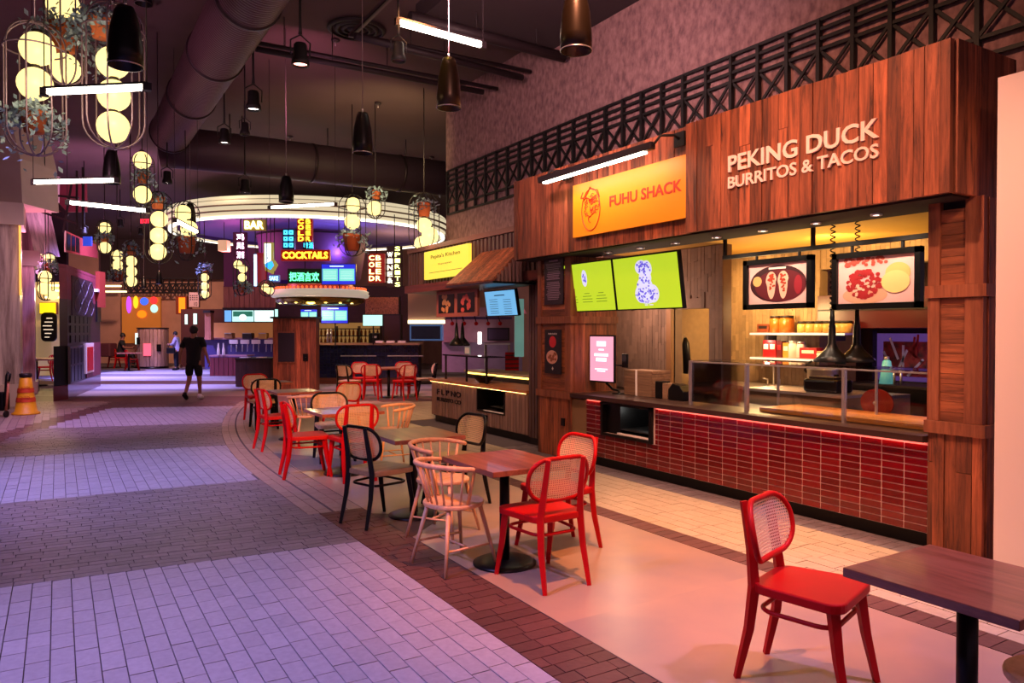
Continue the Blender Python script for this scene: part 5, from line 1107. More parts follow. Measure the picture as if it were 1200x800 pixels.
# arrow sign
t, w_, h_ = camthing('neon_sign', 'white lit arrow sign pointing down with a blue tip', 'sign', 307, 284, 326, 322, 20.6); s = 20.6/FPX
def pxl(pts): return [((x-316.5)*s, 0, (322-y)*s) for x, y in pts]
MB().prism(pxl(((309, 284), (320, 284), (320, 303), (325, 310), (319, 321), (311, 317), (309, 308))), (0, .1, 0)).build('arrow_case', mt('arrow_gold', '#b8a850', .6), t)
MB().prism(pxl(((310.5, 285.5), (317.5, 285.5), (317.5, 305), (310.5, 309))), (0, -.02, 0)).build('arrow_shaft', mt('arrow_white', '#e8f4ff', 3), t)
MB().prism(pxl(((311, 309), (319, 306), (321, 311), (317, 316), (312, 313))), (0, -.03, 0)).build('arrow_tip', mt('blue_neon', '#2a90ff', 2.5), t)
for k, ch in enumerate('BEER'): txt(t, 'letters', ch, (314-316.5)*s, (322-288.5-4.6*k)*s, 3.2*s, mt('navy_case', ''), -.025, 2.6*s, .004)
MB().tube([(0, .05, 38*s), (0, .05, 4.9-t.location.z)], .012, 5).build('hanging_rod', m_dark, t)
t, w_, h_ = neon('neon_tube', 'tall blue-white neon tube beside a red panel', 297.5, 298, 300.5, 335, 20.8, mt('ice_neon', '#a8d8ff', 3.5), .05)
t, w_, h_ = neon('neon_sign', 'dark red lit panel behind the arrow sign', 301, 296, 311, 331, 21.2, mt('red_panel', '#a00c20', .5))
t, w_, h_ = neon('neon_sign', 'small slanting blue sign below the arrow sign', 315, 322, 327, 330, 20.6, mt('blue_case', '#1a4aa8', .8)); txt(t, 'letters', 'SAKE', 0, h_/2, h_*.6, mt('ice_neon', ''), -.01, w_*.85, .01)
# wall bits by the bar
t, w_, h_ = cambox('lit_wall_box', 'small cream box lamp hanging left of the ring', 'lamp', 255, 281, 266, 294, 22, .3, M('cream_box', '#d8b884', .5, es=.5), 'shade', bev=.02); MB().tube([(0, .15, h_), (0, .15, 1.4)], .01, 5).build('cord', m_dark, t)
# ---------------------------------------------------------------- navy bar counter
p0 = onZ(402, 450, 0); p1 = onZ(490, 449.5, 0)
m_navy = M('navy_tile', '#14173c', .25, var=.25, coat=.4)
t = thing('bar_counter', 'navy tiled bar counter with a pale top behind the wooden column', 'counter', (p0+p1)/2, CF)
d_ = (p0-Vector((0, 0, 0))).dot(Vector((math.sin(TH), math.cos(TH), 0))); W_ = (490-360)*d_/FPX; hb = 46/62*EYE*.98; off = (360+490)/2-446
xo = off*d_/FPX
MB().box((xo, .5, .09), (W_, .8, .18)).build('plinth', W('bar_plinth', '#3a1810', '#6e3222', 'x', .5, .1), t); MB().box((xo, .5, .18+(hb-.18)/2), (W_-.02, .8, hb-.18)).build('counter_body', M('navy_grout', '#16152e', .7), t)
n = 30; rws = 9; k = 0
for r_ in range(rws):
    for c_ in range(n):
        o = MB().box((0, 0, 0), (W_/n-.008, .015, (hb-.2)/rws-.008)).build('navy_tile', m_navy, t) if not k else o.copy()
        if k: C.objects.link(o); o.parent = t
        k = 1; o.location = (xo-W_/2+(c_+.5)*W_/n, .095, .19+(r_+.5)*(hb-.2)/rws)
MB().box((xo, .45, hb+.03), (W_+.1, 1.0, .06)).build('bar_top', M('bar_top', '#b98a78', .4), t)
for x in (-.7, .75): MB().box((x, .07, hb*.72), (1.1, .03, .03)).build('foot_rail', m_steel, t)
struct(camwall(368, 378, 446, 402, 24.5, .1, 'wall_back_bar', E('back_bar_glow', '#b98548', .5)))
t, w_, h_ = camthing('back_bar_shelf', 'lit back bar shelving under the canopy', 'shelf', 368, 382, 446, 403, 24); 
for z in (0, h_*.45, h_*.85): MB().box((0, .1, z), (w_, .3, .03)).build('shelf_board', m_dark, t)
for x in (-.5, -.17, .17, .5): MB().box((w_*x, .1, h_/2), (.03, .3, h_)).build('upright', m_dark, t)
bm = [M('bottle_amber', '#7a3a10', .15), M('bottle_green', '#1c3a1c', .15), M('bottle_clear', '#cdbba0', .15), M('bottle_dark', '#1a0d10', .15)]
k = 0
for row, n in ((0, 16), (h_*.45, 16)):
    for i in range(n):
        q = thing('liquor_bottle', ('bottle on the lower shelf of the lit back bar', 'bottle on the upper shelf of the lit back bar')[row > 0], 'bottle', t.matrix_basis @ Vector((-w_/2+.1+(w_-.2)*i/(n-1), .02, row+.015)), 0, ('bottles on the lower back bar shelf', 'bottles on the upper back bar shelf')[row > 0])
        MB().lathe([(0, 0), (.035, 0), (.036, .13), (.014, .18), (.014, .23), (0, .23)], 10).build('bottle_glass', bm[(i*7+k) % 4], q); k += 1
t, w_, h_ = cambox('white_screen', 'pale glowing screen at the right of the back bar', 'screen', 425, 368.5, 448.5, 382, 22, .08, mt('pale_screen', '#bff4ea', 1.2), 'screen_face', frame=.012); MB().tube([(0, .09, 0), (0, .09, -.55)], .02, 6).build('mount_pole', m_dark, t)
cambox('wall_cabinet', 'brown panelled cabinet to the right of the canopy', 'cabinet', 427, 347, 468, 369, 25, .3, m_plankh, 'cabinet_body', frame=.03, fm=m_dark); cambox('tall_cabinet', 'tall maroon doors behind the pale screen', 'cabinet', 449, 368, 470, 404, 25, .3, M('maroon_door', '#4a1f26', .5), 'door', frame=.04, fm=m_dark)
t, w_, h_ = camthing('bar_sundries', 'black coffee machine on the back bar', 'machine', 430, 390, 445, 402, 22.6); MB().box((0, .2, h_/2), (w_*.8, .35, h_)).build('machine_body', m_blk, t, bevel=.04); MB().box((w_*.1, -.0, h_*.6), (w_*.3, .05, h_*.2)).build('spout', m_steel, t)
for i, (x, lab) in enumerate(((384, 'left white beer tap'), (388, 'right white beer tap'), (445, 'left small white till paper'), (458, 'middle small white till paper'), (471, 'right small white till paper'))):
    t = thing('beer_tap' if i < 2 else 'paper_stack', lab+' on the navy bar top', 'tap' if i < 2 else 'paper', at(x, 401.5, 21.6), CF)
    if i < 2: MB().lathe([(0, 0), (.03, 0), (.02, .2), (.03, .22), (.025, .3), (0, .3)], 10).build('tap_body', m_steel, t); MB().lathe([(0, .3), (.02, .3), (.02, .4), (0, .41)], 8).build('tap_handle', m_white, t)
    else: MB().box((0, 0, .03), (.22, .2, .06)).build('paper_block', m_white, t)
# wooden column with a board
t = thing('wooden_column', 'reclaimed wood column with a framed blackboard in front of the bar', 'column', onZ(345, 457.5, 0), CF); s = 20.3*1.0/FPX; wc = 50*s*.985; hc = 1.98
s = (onZ(345, 457.5, 0)).length/FPX*1.0; wc = 49*.0232; 
MB().box((0, .25, hc/2), (wc-.05, .42, hc)).build('core', m_dark, t); x = -wc/2
while x < wc/2-.01:
    e = min(x+random.uniform(.1, .16), wc/2); e = wc/2 if wc/2-e < .05 else e; o = MB().box((0, 0, 0), (e-x-.006, .04, hc)).build('plank', m_plank, t); o.location = ((x+e)/2, 0, hc/2); x = e
y = .02
while y < .4:
    for sx in (-1, 1): o = MB().box((0, 0, 0), (.04, .12, hc)).build('plank', m_plank, t); o.location = (sx*wc/2, y+.06, hc/2)
    y += .13
MB().box((0, .22, hc+.02), (wc+.12, .62, .05)).build('cap_board', m_dark, t)
MB().box((-.2, -.03, hc*.60), (.52, .03, .86)).build('board_frame', m_trimw, t); MB().box((-.2, -.05, hc*.60), (.45, .02, .79)).build('blackboard', M('blackboard', '#1c1424', .5), t); MB().box((.32, -.03, hc*.46), (.14, .03, .2)).build('socket_panel', m_blk, t); MB().lathe([(0, 0), (.025, 0)], 8, (.32, -.05, hc*.46)).build('socket_dot', m_steel, t)
# ---------------------------------------------------------------- host boxes, inner stall, benches
t, w_, h_ = cambox('host_stand', 'dark brown cabinet left of the wooden column', 'cabinet', 276, 421, 318, 453, 21.6, 1.0, W('host_wood', '#2a1210', '#4a2420', 'z', .5, .1), 'cabinet_body'); MB().box((0, .5, h_+.02), (w_+.04, 1.05, .04)).build('cabinet_top', m_dark, t)
for x in (-.3, .16): 
    q = thing('paper_menu', ('left', 'right')[x > 0]+' white menu stack on the dark brown cabinet', 'menu', t.matrix_basis @ Vector((w_*x, .2, h_+.042)), CF); MB().box((0, 0, .01), (.26, .18, .02)).build('sheets', m_white, q)
t, w_, h_ = camthing('dining_bench', 'red-brown slatted bench front with a pale top, purple lit', 'bench', 246, 416, 290, 441, 27)
for i in range(8): MB().box((-w_/2+(i+.5)*w_/8, .0, h_/2-.04), (w_/8-.02, .06, h_-.08)).build('bench_board', W('bench_red', '#4e1620', '#7c2a36', 'z', .5, .1) if not i else bpy.data.materials['bench_red'], t)
MB().box((0, .35, h_-.02), (w_, .8, .05)).build('bench_top', M('bench_top', '#b08494', .4), t)
for i, x in enumerate((256, 262)): t = thing('white_vase', ('left', 'right')[i]+' tall white bottle on the slatted bench top', 'bottle', at(x, 416, 26.9)); MB().lathe([(0, 0), (.06, 0), (.05, .2), (.03, .3), (.025, .42), (0, .42)], 12).build('bottle_body', m_white, t); MB().lathe([(.026, .40), (.03, .40), (.03, .44), (0, .44)], 10).build('cap', m_steel, t)
t, w_, h_ = cambox('inner_counter', 'purple-navy counter of the inner stall', 'counter', 240, 397.5, 322, 432, 29.5, .8, M('violet_front', '#372a62', .5, nz=.3), 'counter_front'); MB().box((0, .35, h_+.03), (w_+.1, 1.0, .06)).build('counter_top', M('inner_top', '#a87474', .4), t)
for i, x in enumerate((274, 287, 300, 315)): q = thing('white_stool_back', 'white low chair back at the inner stall counter, %s from the left' % ('first', 'second', 'third', 'fourth')[i], 'stool', at(x, 412, 28.6), CF, 'white stools at the inner counter'); MB().tube([(-.1, 0, 0), (-.1, .02, .35), (.1, .02, .35), (.1, 0, 0)], .02, 6).build('frame', m_steel, q); MB().box((0, 0, .38), (.34, .06, .16)).build('backrest', m_white, q, bevel=.02)
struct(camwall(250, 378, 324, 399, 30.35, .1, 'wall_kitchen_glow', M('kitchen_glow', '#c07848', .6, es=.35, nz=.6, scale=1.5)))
t, w_, h_ = camthing('stall_hood', 'pinkish wood panelled hood above the bright menu screens', 'hood', 262, 336, 323, 361, 27.5)
for i in range(10): MB().box((-w_/2+(i+.5)*w_/10, .05, h_/2), (w_/10-.015, .1, h_)).build('hood_board', m_hd if i else globals().setdefault('m_hd', W('hood_board', '#6e382c', '#a8624a', 'z', .5, .12)), t)
MB().box((0, .05, -.03), (w_+.05, .2, .1)).build('lower_trim', m_dark, t)
cambox('menu_screen', 'narrow blue menu screen under the panelled hood', 'screen', 263, 362, 271.5, 377, 27.6, .08, mt('sky_screen', '#6fb0ee', 1.1), 'screen_face', frame=.01)
t, w_, h_ = cambox('menu_screen', 'green-teal menu screen under the panelled hood', 'screen', 272, 362, 297.5, 377, 27.6, .08, mt('pale_screen', ''), 'screen_face', frame=.01); MB().box((0, -.012, h_*.62), (w_*.9, .004, h_*.4)).build('green_picture', M('green_pic', '#2a8a6a', .5, es=.5, nz=.8, scale=4), t); MB().disc((0, h_*.35), .14, .12, -.016).build('white_plate', mt('screen_line', ''), t)
cambox('menu_screen', 'wide white menu screen under the panelled hood', 'screen', 298, 362, 321, 377, 27.6, .08, mt('white_screen', '#dcfcf4', 1.3), 'screen_face', frame=.01); cambox('menu_screen', 'narrow pale screen edge beside the wooden column', 'screen', 322, 362, 326, 377, 27.4, .08, mt('pale_screen', ''), 'screen_face', frame=.01)
for i, (x, y, w0, c_) in enumerate(((268, 391, 10, '#8a5a30'), (290, 392, 12, '#1c1412'), (308, 391, 10, '#d8a050'))): t = thing('kitchen_appliance', ('brown dish stack', 'black grill', 'yellow lit food warmer')[i]+' in the inner stall kitchen', 'appliance', at(x, 397, 29.2), CF); s = 29.2/FPX; MB().box((0, .1, 3.5*s), (w0*s, .3, 7*s)).build('body', M('appl%d' % i, c_, .5), t, bevel=.03); MB().box((0, -.07, 6.6*s), (w0*s*.8, .05, s)).build('front_rail', m_steel, t)
t, w_, h_ = cambox('tall_wood_post', 'pale wooden post left of the inner stall', 'post', 240, 365, 247, 398, 29, .3, W('post_wood', '#8a4a34', '#b8745a', 'z', .5, .1), 'post_body'); MB().box((0, .1, h_), (w_*1.2, .4, .1)).build('cap', m_dark, t)
# ================================================================ KIOSK, FAR WALL, PEOPLE
kp = onZ(179.5, 428, 0); kp = Vector((kp.x*.93, kp.y*.93, 0)); dk = kp.dot(Vector((math.sin(TH), math.cos(TH), 0))); sk = dk/FPX
t = thing('round_kiosk', 'round kiosk clad in upright boards with two lit screens', 'kiosk', kp, CF); rk = 16.2*sk; hk = 46*sk
MB().lathe([(rk+.02, 0), (rk+.02, .08), (0, .08)], 30).build('plinth', m_blk, t); MB().lathe([(rk-.03, .08), (rk-.03, hk), (0, hk)], 30).build('core', m_dark, t)
m_k = W('kiosk_board', '#6f504c', '#b4908a', 'z', .5, .3, 5); o = None
for i in range(26):
    a = 2*PI*i/26; o = MB().box((0, 0, 0), (2*PI*rk/26-.015, .03, hk-.1)).build('board', m_k, t); o.location = (rk*math.cos(a), rk*math.sin(a), hk/2+.04); o.rotation_euler = (0, 0, a+PI/2)
MB().lathe([(0, hk), (rk+.04, hk), (rk+.04, hk+.05), (0, hk+.05)], 30).build('cap', m_dark, t)
def onk(x, y): return ((x-179.5)*sk, (428-y)*sk)
for lab, x0, y0, x1, y1, m in (('upper white screen', 164.5, 387, 168.5, 400, mt('white_screen', '')), ('pink screen', 177, 399, 185, 413, mt('pink_screen2', '#ff5a72', 1.6))):
    a, b = onk((x0+x1)/2, (y0+y1)/2); yy = -math.sqrt(max(.01, rk*rk-a*a))-.04; MB().box((a, yy, b), ((x1-x0)*sk, .06, (y1-y0)*sk)).build('screen', m, t)
a, b = onk(192, 404); MB().box((a, -math.sqrt(rk*rk-a*a)-.06, b), (.14, .12, .3)).build('dispenser', m_blk, t)
a, b = onk(170, 396); MB().box((a, -math.sqrt(rk*rk-a*a)-.06, b), (.12, .12, .3)).build('dispenser', m_blk, t)
# far wall pieces
t, w_, h_ = camthing('wall_mural', 'orange lit mural wall with neon shapes at the far end', 'mural', 143, 348, 188, 402, 37); MB().box((0, .05, h_/2), (w_, .1, h_)).build('mural_board', M('mural_orange_lit', '#c8772c', .6, es=.3, nz=.5, scale=.6), t)  # orange light is put into the board as colour and glow
s = 37/FPX
for x, y, a, b, c_ in ((152, 357, 6, 20, '#b84aff'), (160, 354, 6, 15, '#ffc020'), (170, 353, 10, 9, '#3a60ff'), (181, 352, 9, 9, '#ff3030'), (181.5, 361.5, 9, 10, '#a8d8c8'), (167, 368, 11, 9, '#ff7a10')):
    MB().disc(((x-165.5)*s, (402-y)*s), a*s/2, b*s/2, -.05, 14).build('neon_shape', E('mural_neon', c_, 1.6), t)
t, w_, h_ = camthing('far_truss', 'dark lattice truss high on the far wall', 'railing', 146, 326, 236, 343, 36.5)
for z in (0, h_*.62, h_): MB().box((0, 0, z), (w_, .06, .07)).build('rail', m_dark, t)
n = 12
for i in range(n+1): MB().box((-w_/2+w_*i/n, 0, h_/2), (.06, .06, h_)).build('post', m_dark, t)
for i in range(n): a = -w_/2+w_*i/n; b = a+w_/n; MB().bar((a, 0, 0), (b, 0, h_*.62), .05).build('brace', m_dark, t); MB().bar((a, .02, h_*.62), (b, .02, 0), .05).build('brace', m_dark, t)
t, w_, h_ = camthing('wall_lantern', 'glowing orange box lantern on the far wall', 'lantern', 206, 347, 219, 368, 35); MB().box((0, .3, h_/2), (w_, .6, h_)).build('case', M('lantern_case', '#7a2c10', .6), t); MB().box((.04, -.02, h_/2), (w_*.55, .04, h_*.85)).build('orange_pane', E('orange_pane', '#ff7a14', 2), t)
t, w_, h_ = cambox('wall_sign', 'white square sign ending in the number 10 at the far wall', 'sign', 221, 342, 233.5, 360, 34, .08, M('sign_white', '#c8a4ac', .5), 'sign_face', frame=.02, fm=m_dark); txt(t, 'letters', '10', w_*.18, h_*.22, h_*.26, m_blk, -.02, w_*.3, .004)
mb = MB(); [mb.box((w_*(-.3+.2*c), -.014, h_*(.5+.13*r_)), (w_*.12, .004, h_*.07)) for c in range(4) for r_ in range(3)]; mb.build('small_print', m_dark, t)
for i, x in enumerate((216.5, 226.5)): cambox('wall_screen', ('left', 'right')[i]+' narrow white screen near the walking man', 'screen', x, 367+(i == 0), x+3.5+i, 380, 32, .06, mt('white_screen', ''), 'screen_face', frame=.008)
struct(camwall(212, 362, 262, 431, 33.5, .2, 'wall_dark_recess', M('dark_recess', '#4a1c22', .7)))
cambox('yellow_vase_light', 'small yellow lamp behind the head of the walking man', 'lamp', 224, 383, 228, 393, 31, .2, mt('yellow_lamp', '#fff0a0', 2.5), 'lamp_glass')
for i, (a, b, y, d0) in enumerate(((122, 146, 340.5, 34), (118, 140, 334, 36))): cambox('cove_light', ('lower', 'upper')[i]+' warm cove light strip over the far shop', 'light', a, y, b, y+1.8, d0, .2, mt('cove_warm', '#ffe8a0', 3), 'tube')
cambox('dark_sofa', 'dark red sofa back at the far left of the hall', 'sofa', 117, 402, 129, 418, 32, .6, M('sofa_red', '#4a1820', .7), 'backrest', bev=.05)
G3 = 'chairs and tables at the far end'
for i, (x, y) in enumerate(((134, 425), (140, 427), (147, 426), (155, 428), (161, 425))):
    if i in (1, 2): continue
    q = copy_tree(red0); p = onZ(x, y, 0)*.88; place(q, p.x, p.y, math.cos(i*2.1), math.sin(i*2.1), 'far red chair by the mural, %s from the left' % ('first', 'second', 'third', 'fourth', 'fifth')[i], G3)
p = onZ(151, 428, 0)*.86; cafe_table('far pale table beside the round kiosk', (p.x, p.y, 0), .9, .9, .75)
# ---------------------------------------------------------------- figures
def skin(name, pts, edges, rad, root, m, parent, extra=None, sub=2):
    me = bpy.data.meshes.new(name); me.from_pydata(pts, edges, []); o = bpy.data.objects.new(name, me); C.objects.link(o)
    md = o.modifiers.new('skin', 'SKIN'); md.use_smooth_shade = True
    if not me.skin_vertices: bpy.context.view_layer.objects.active = o; me.attributes.new('x', 'FLOAT', 'POINT') if False else None
    for i, sv in enumerate(me.skin_vertices[0].data): sv.radius = (rad[i], rad[i]) if not isinstance(rad[i], tuple) else rad[i]; sv.use_root = (i == root)
    ss = o.modifiers.new('sub', 'SUBSURF'); ss.levels = sub; ss.render_levels = sub
    dg = bpy.context.evaluated_depsgraph_get(); m2 = bpy.data.meshes.new_from_object(o.evaluated_get(dg)); bpy.data.objects.remove(o)
    mb = MB(); mb.v = [tuple(v.co) for v in m2.vertices]; mb.f = [tuple(p.vertices) for p in m2.polygons]; mb.sm = [True]*len(mb.f)
    if extra: extra(mb)
    return mb.build(name, m, parent)
def person(lab, loc, rz, J, skinm, topm, botm, shoem, hairm, sleeve=.5, longs=False, hgt=1.0):
    """J: joint positions; body is one surface, clothes follow it as children"""
    t = thing('person', lab, 'person', loc, rz); t.scale = (hgt,)*3
    k = list(J.keys()); idx = {n: i for i, n in enumerate(k)}; ed = [('pel', 'spi'), ('spi', 'che'), ('che', 'nec'), ('nec', 'hea'), ('hea', 'top')]
    R = dict(pel=.12, spi=.11, che=.135, nec=.05, hea=.082, top=.07)
    for s in 'LR':
        ed += [('che', 'sh'+s), ('sh'+s, 'el'+s), ('el'+s, 'wr'+s), ('wr'+s, 'ha'+s), ('pel', 'hi'+s), ('hi'+s, 'kn'+s), ('kn'+s, 'an'+s), ('an'+s, 'to'+s)]
        R.update({'sh'+s: .062, 'el'+s: .043, 'wr'+s: .028, 'ha'+s: .036, 'hi'+s: .09, 'kn'+s: .058, 'an'+s: .036, 'to'+s: .034})
    def ext(mb):
        for s in 'LR':      # five curled fingers on each palm
            h_ = Vector(J['ha'+s]); w_ = Vector(J['wr'+s]); d = (h_-w_).normalized(); sd = Vector((0, 1, 0)); sd = (sd-d*sd.dot(d)).normalized(); ins = d.cross(sd)*(1 if s == 'L' else -1)
            for i, (o_, L_) in enumerate(((-.026, .062), (-.009, .074), (.009, .07), (.026, .055))):
                b = h_+sd*o_+d*.01; mb.tube([b, b+d*L_*.5, b+d*L_*.85+ins*L_*.25, b+d*L_*.95+ins*L_*.5], [.0095, .009, .008, .006], 6)
            b = h_+sd*.03-d*.03; mb.tube([b, b+sd*.025+d*.025, b+sd*.028+d*.055+ins*.015], [.011, .01, .007], 6)
        h_ = Vector(J['hea'])
        mb.ball(h_+Vector((0, .085, -.0)), .016, 8, 5, sz=1.5)
        for s in (-1, 1): mb.ball(h_+Vector((s*.084, 0, 0)), .02, 8, 5, sx=.5, sz=1.5)
    skin('body', [J[n] for n in k], [(idx[a], idx[b]) for a, b in ed], [R[n] for n in k], idx['pel'], skinm, t, ext)
    def lerp(a, b, f): return tuple(Vector(J[a]).lerp(Vector(J[b]), f))
    P = [(J['pel'][0], J['pel'][1], J['pel'][2]-.17), J['spi'], J['che'], lerp('che', 'nec', .55)]; E_ = [(0, 1), (1, 2), (2, 3)]; r = [.18, .165, .165, .09]
    for s in 'LR':
        b = len(P); P += [J['sh'+s], lerp('sh'+s, 'el'+s, min(1, sleeve*1.6))]; E_ += [(2, b), (b, b+1)]; r += [.08, .068]
        if sleeve > .7: P += [lerp('el'+s, 'wr'+s, .9)]; E_ += [(b+1, b+2)]; r += [.045]
    skin('shirt', P, E_, r, 0, topm, t)
    P = [lerp('pel', 'spi', .2), J['pel']]; E_ = [(0, 1)]; r = [.14, .15]
    for s in 'LR':
        b = len(P); P += [J['hi'+s], lerp('hi'+s, 'kn'+s, .85)]; E_ += [(1, b), (b, b+1)]; r += [.115, .092]
        if longs: P += [J['kn'+s], lerp('kn'+s, 'an'+s, .9)]; E_ += [(b+1, b+2), (b+2, b+3)]; r += [.075, .055]
    skin('trousers' if longs else 'shorts', P, E_, r, 1, botm, t)
    for s, sm_ in zip('LR', shoem):
        a = Vector(J['an'+s]); b = Vector(J['to'+s]); back = (a-b); back.z = 0; back = back.normalized()*.05 if back.length else back
        MB().tube([a+Vector((0, 0, .03)), a+Vector((0, 0, -.01))+back*.6, a.lerp(b, .5)+Vector((0, 0, -.01)), b, b-back*.5], [.047, .055, .052, .046, .03], 12).build('shoe', sm_, t)
    h_ = Vector(J['hea']); mb = MB(); mb.ball(h_+Vector((0, -.02, .035)), .098, 18, 12, sz=1.08); mb.build('hair', hairm, t)
    for s in (-1, 1): MB().ball(h_+Vector((s*.03, .083, .015)), .008, 8, 5).build('eye', m_blk, t)
    MB().box(h_+Vector((0, .086, -.045)), (.045, .01, .008)).build('mouth', m_rc, t)
    return t
m_skin = M('skin', '#a8705a', .55); m_skin2 = M('skin_dark', '#7a4a3c', .55); m_teeb = M('black_cotton', '#0a0a12', .9); m_hair = M('dark_hair', '#0d090a', .6); m_lilac = M('pale_jacket', '#a39ab4', .8)
J = dict(pel=(0, 0, .94), spi=(0, .01, 1.12), che=(0, .02, 1.34), nec=(0, .03, 1.5), hea=(0, .045, 1.63), top=(0, .045, 1.71),
         shL=(-.2, .02, 1.43), elL=(-.29, -.05, 1.16), wrL=(-.33, .02, .92), haL=(-.335, .05, .84), shR=(.2, .02, 1.43), elR=(.3, -.06, 1.17), wrR=(.36, -.02, .94), haR=(.37, 0, .86),
         hiL=(-.1, 0, .88), knL=(-.11, .03, .49), anL=(-.11, -.22, .15), toL=(-.11, -.14, .05), hiR=(.1, 0, .88), knR=(.1, .1, .48), anR=(.1, .12, .09), toR=(.1, .25, .035))
p = onZ(227, 468.5, 0)
person('man in black T-shirt and black shorts walking away down the hall', p, CF, J, m_skin, m_teeb, m_teeb, (m_blk, M('white_shoe', '#d8ccd0', .6)), m_hair, .5, False, 1.0)
J2 = dict(J); J2.update(knL=(-.1, .04, .48), anL=(-.1, .02, .09), toL=(-.1, .15, .035), knR=(.1, .02, .48), anR=(.1, 0, .09), toR=(.1, .13, .035), elL=(-.24, .12, 1.16), wrL=(-.1, .3, 1.15), haL=(-.04, .34, 1.17), elR=(.24, .1, 1.15), wrR=(.12, .3, 1.12), haR=(.06, .34, 1.13), hea=(0, .08, 1.62), top=(0, .1, 1.69))
p = onZ(207.5, 427.5, 0)*.87
person('person in a pale jacket and dark trousers standing right of the round kiosk', p, CF+PI*.55, J2, m_skin, m_lilac, m_teeb, (m_blk, m_blk), m_hair, .9, True, .92)
t = thing('handbag', 'dark bag held by the person in the pale jacket', 'bag', p+Vector((-.25, -.2, .72)), CF); MB().box((0, 0, .1), (.34, .12, .24)).build('bag_body', m_blk, t, bevel=.03); MB().tube([(-.1, 0, .2), (-.06, 0, .36), (.06, 0, .36), (.1, 0, .2)], .012, 6).build('handle', m_blk, t)
J3 = dict(J2); J3.update(pel=(0, -.02, .56), spi=(0, 0, .76), che=(0, .03, .98), nec=(0, .05, 1.14), hea=(0, .08, 1.27), top=(0, .09, 1.34), shL=(-.2, .03, 1.07), shR=(.2, .03, 1.07), elL=(-.25, .12, .82), elR=(.25, .12, .82), wrL=(-.14, .34, .8), haL=(-.1, .4, .82), wrR=(.14, .34, .8), haR=(.1, .4, .82),
                          hiL=(-.1, .02, .53), hiR=(.1, .02, .53), knL=(-.12, .44, .5), knR=(.12, .44, .5), anL=(-.12, .42, .09), anR=(.12, .42, .09), toL=(-.12, .55, .035), toR=(.12, .55, .035))
p = onZ(142, 424, 0)*.84
person('person in dark clothes sitting at the far table left of the kiosk', p, CF-1.2, J3, m_skin2, m_teeb, m_teeb, (m_blk, m_blk), m_hair, .5, True, 1.1)
q = copy_tree(red0); place(q, p.x, p.y, math.cos(CF-1.2+PI/2), math.sin(CF-1.2+PI/2), 'far red chair under the seated person', G3)
# ================================================================ LEFT SIDE
m_marb = W('veined_marble', '#55392f', '#ecdcd5', 'z', .3, .03, 1.8); m_marb2 = W('pink_lit_marble', '#7a4a5a', '#f4d0da', 'z', .3, .03, 1.8); m_plas = M('cream_plaster', '#d9c6bd', .6, nz=.2, scale=2)  # second marble has its pink light put into the colour
def blk(name, m, parent, px0, px1, py0, py1, d, th=1.2):
    Yp = at(px1, py0, d).y; g = lambda px, py: ray(px, py)*(Yp/ray(px, py).y)+Vector((0, 0, EYE)); xa, xb = g(px0, 400).x, g(px1, 400).x; z1, z0 = g(px1, py0).z, g(px1, py1).z
    o = MB().box((0, th/2, 0), (xb-xa, th, z1-z0)).build(name, m, parent); o.location = parent.matrix_basis.inverted() @ Vector(((xa+xb)/2, Yp, (z0+z1)/2)); o.rotation_euler = (0, 0, -parent.rotation_euler.z); return o
d0 = 16.2; p = onZ(-30, 480, 0)
t = thing('marble_pillar', 'near veined marble pillar at the left edge', 'pillar', at(-20, 476, d0), CF); blk('shaft', m_marb, t, -70, 24, 262, 468, d0); blk('base_block', m_plas, t, -70, 27, 450, 478, d0-.05, 1.4); blk('frieze', m_plas, t, -70, 29, 238, 264, d0-.1, 1.4)
s = d0/FPX
o = MB().prism([(-70*s, 0, 0), (26*s, 0, 0), (24*s, 0, 52*s), (4*s, 0, 140*s), (-4*s, 0, 240*s), (-70*s, 0, 240*s)], (0, 1.3, 0)).build('flared_capital', m_plas, t); o.location = t.matrix_basis.inverted() @ at(0, 238, d0-.1)
MB().b2((24.6*s, -.02, 130*s), (26*s, .02, 232*s)).build('edge_light', E('gold_edge', '#ffb050', 1.6), t).location = t.matrix_basis.inverted() @ at(0, 476, d0-.02)
lamp('pillar_pink_fill', 'POINT', at(33, 300, 17.2), (1, .25, .45), 60, .1)  # bodiless pink point added to light the pillars
d1 = 19.5; s1 = d1/FPX
t = thing('marble_pillar', 'second pillar behind it, pink lit marble with scrolled bracket', 'pillar', at(20, 462, d1), CF); blk('shaft', m_marb2, t, -20, 41, 312, 455, d1, 1.0); blk('base_block', m_plas, t, -20, 44, 447, 463, d1-.05, 1.2); blk('capital_block', m_plas, t, -20, 48, 294, 312, d1-.1, 1.2)
o = MB().prism([(-20*s1, 0, 0), (40*s1, 0, 0), (30*s1, 0, 48*s1), (30*s1, 0, 60*s1), (40*s1, 0, 66*s1), (41*s1, 0, 98*s1), (-20*s1, 0, 98*s1)], (0, 1.1, 0)).build('scrolled_bracket', m_marb2, t); o.location = t.matrix_basis.inverted() @ at(0, 296, d1-.1)
struct(camwall(22, 176, 100, 248, 22.5, .1, 'wall_maroon_upper', M('maroon_soffit', '#9c3c4c', .8))); struct(camwall(30, 248, 78, 330, 22.4, .1, 'wall_dark_gallery', m_ceild))
t = thing('gallery_truss', 'dark steel roof truss above the left gallery', 'truss', at(40, 245, 18), CF)
for a, b, c_, d_ in ((38, 226, 92, 232), (36, 244, 90, 262), (44, 226, 80, 252), (78, 250, 52, 222), (90, 200, 90, 270), (97, 196, 97, 268), (84, 215, 74, 272)): MB().bar(at(a, b, 18), at(c_, d_, 18), .05, .05).build('steel_bar', m_pipe, t, world=True)
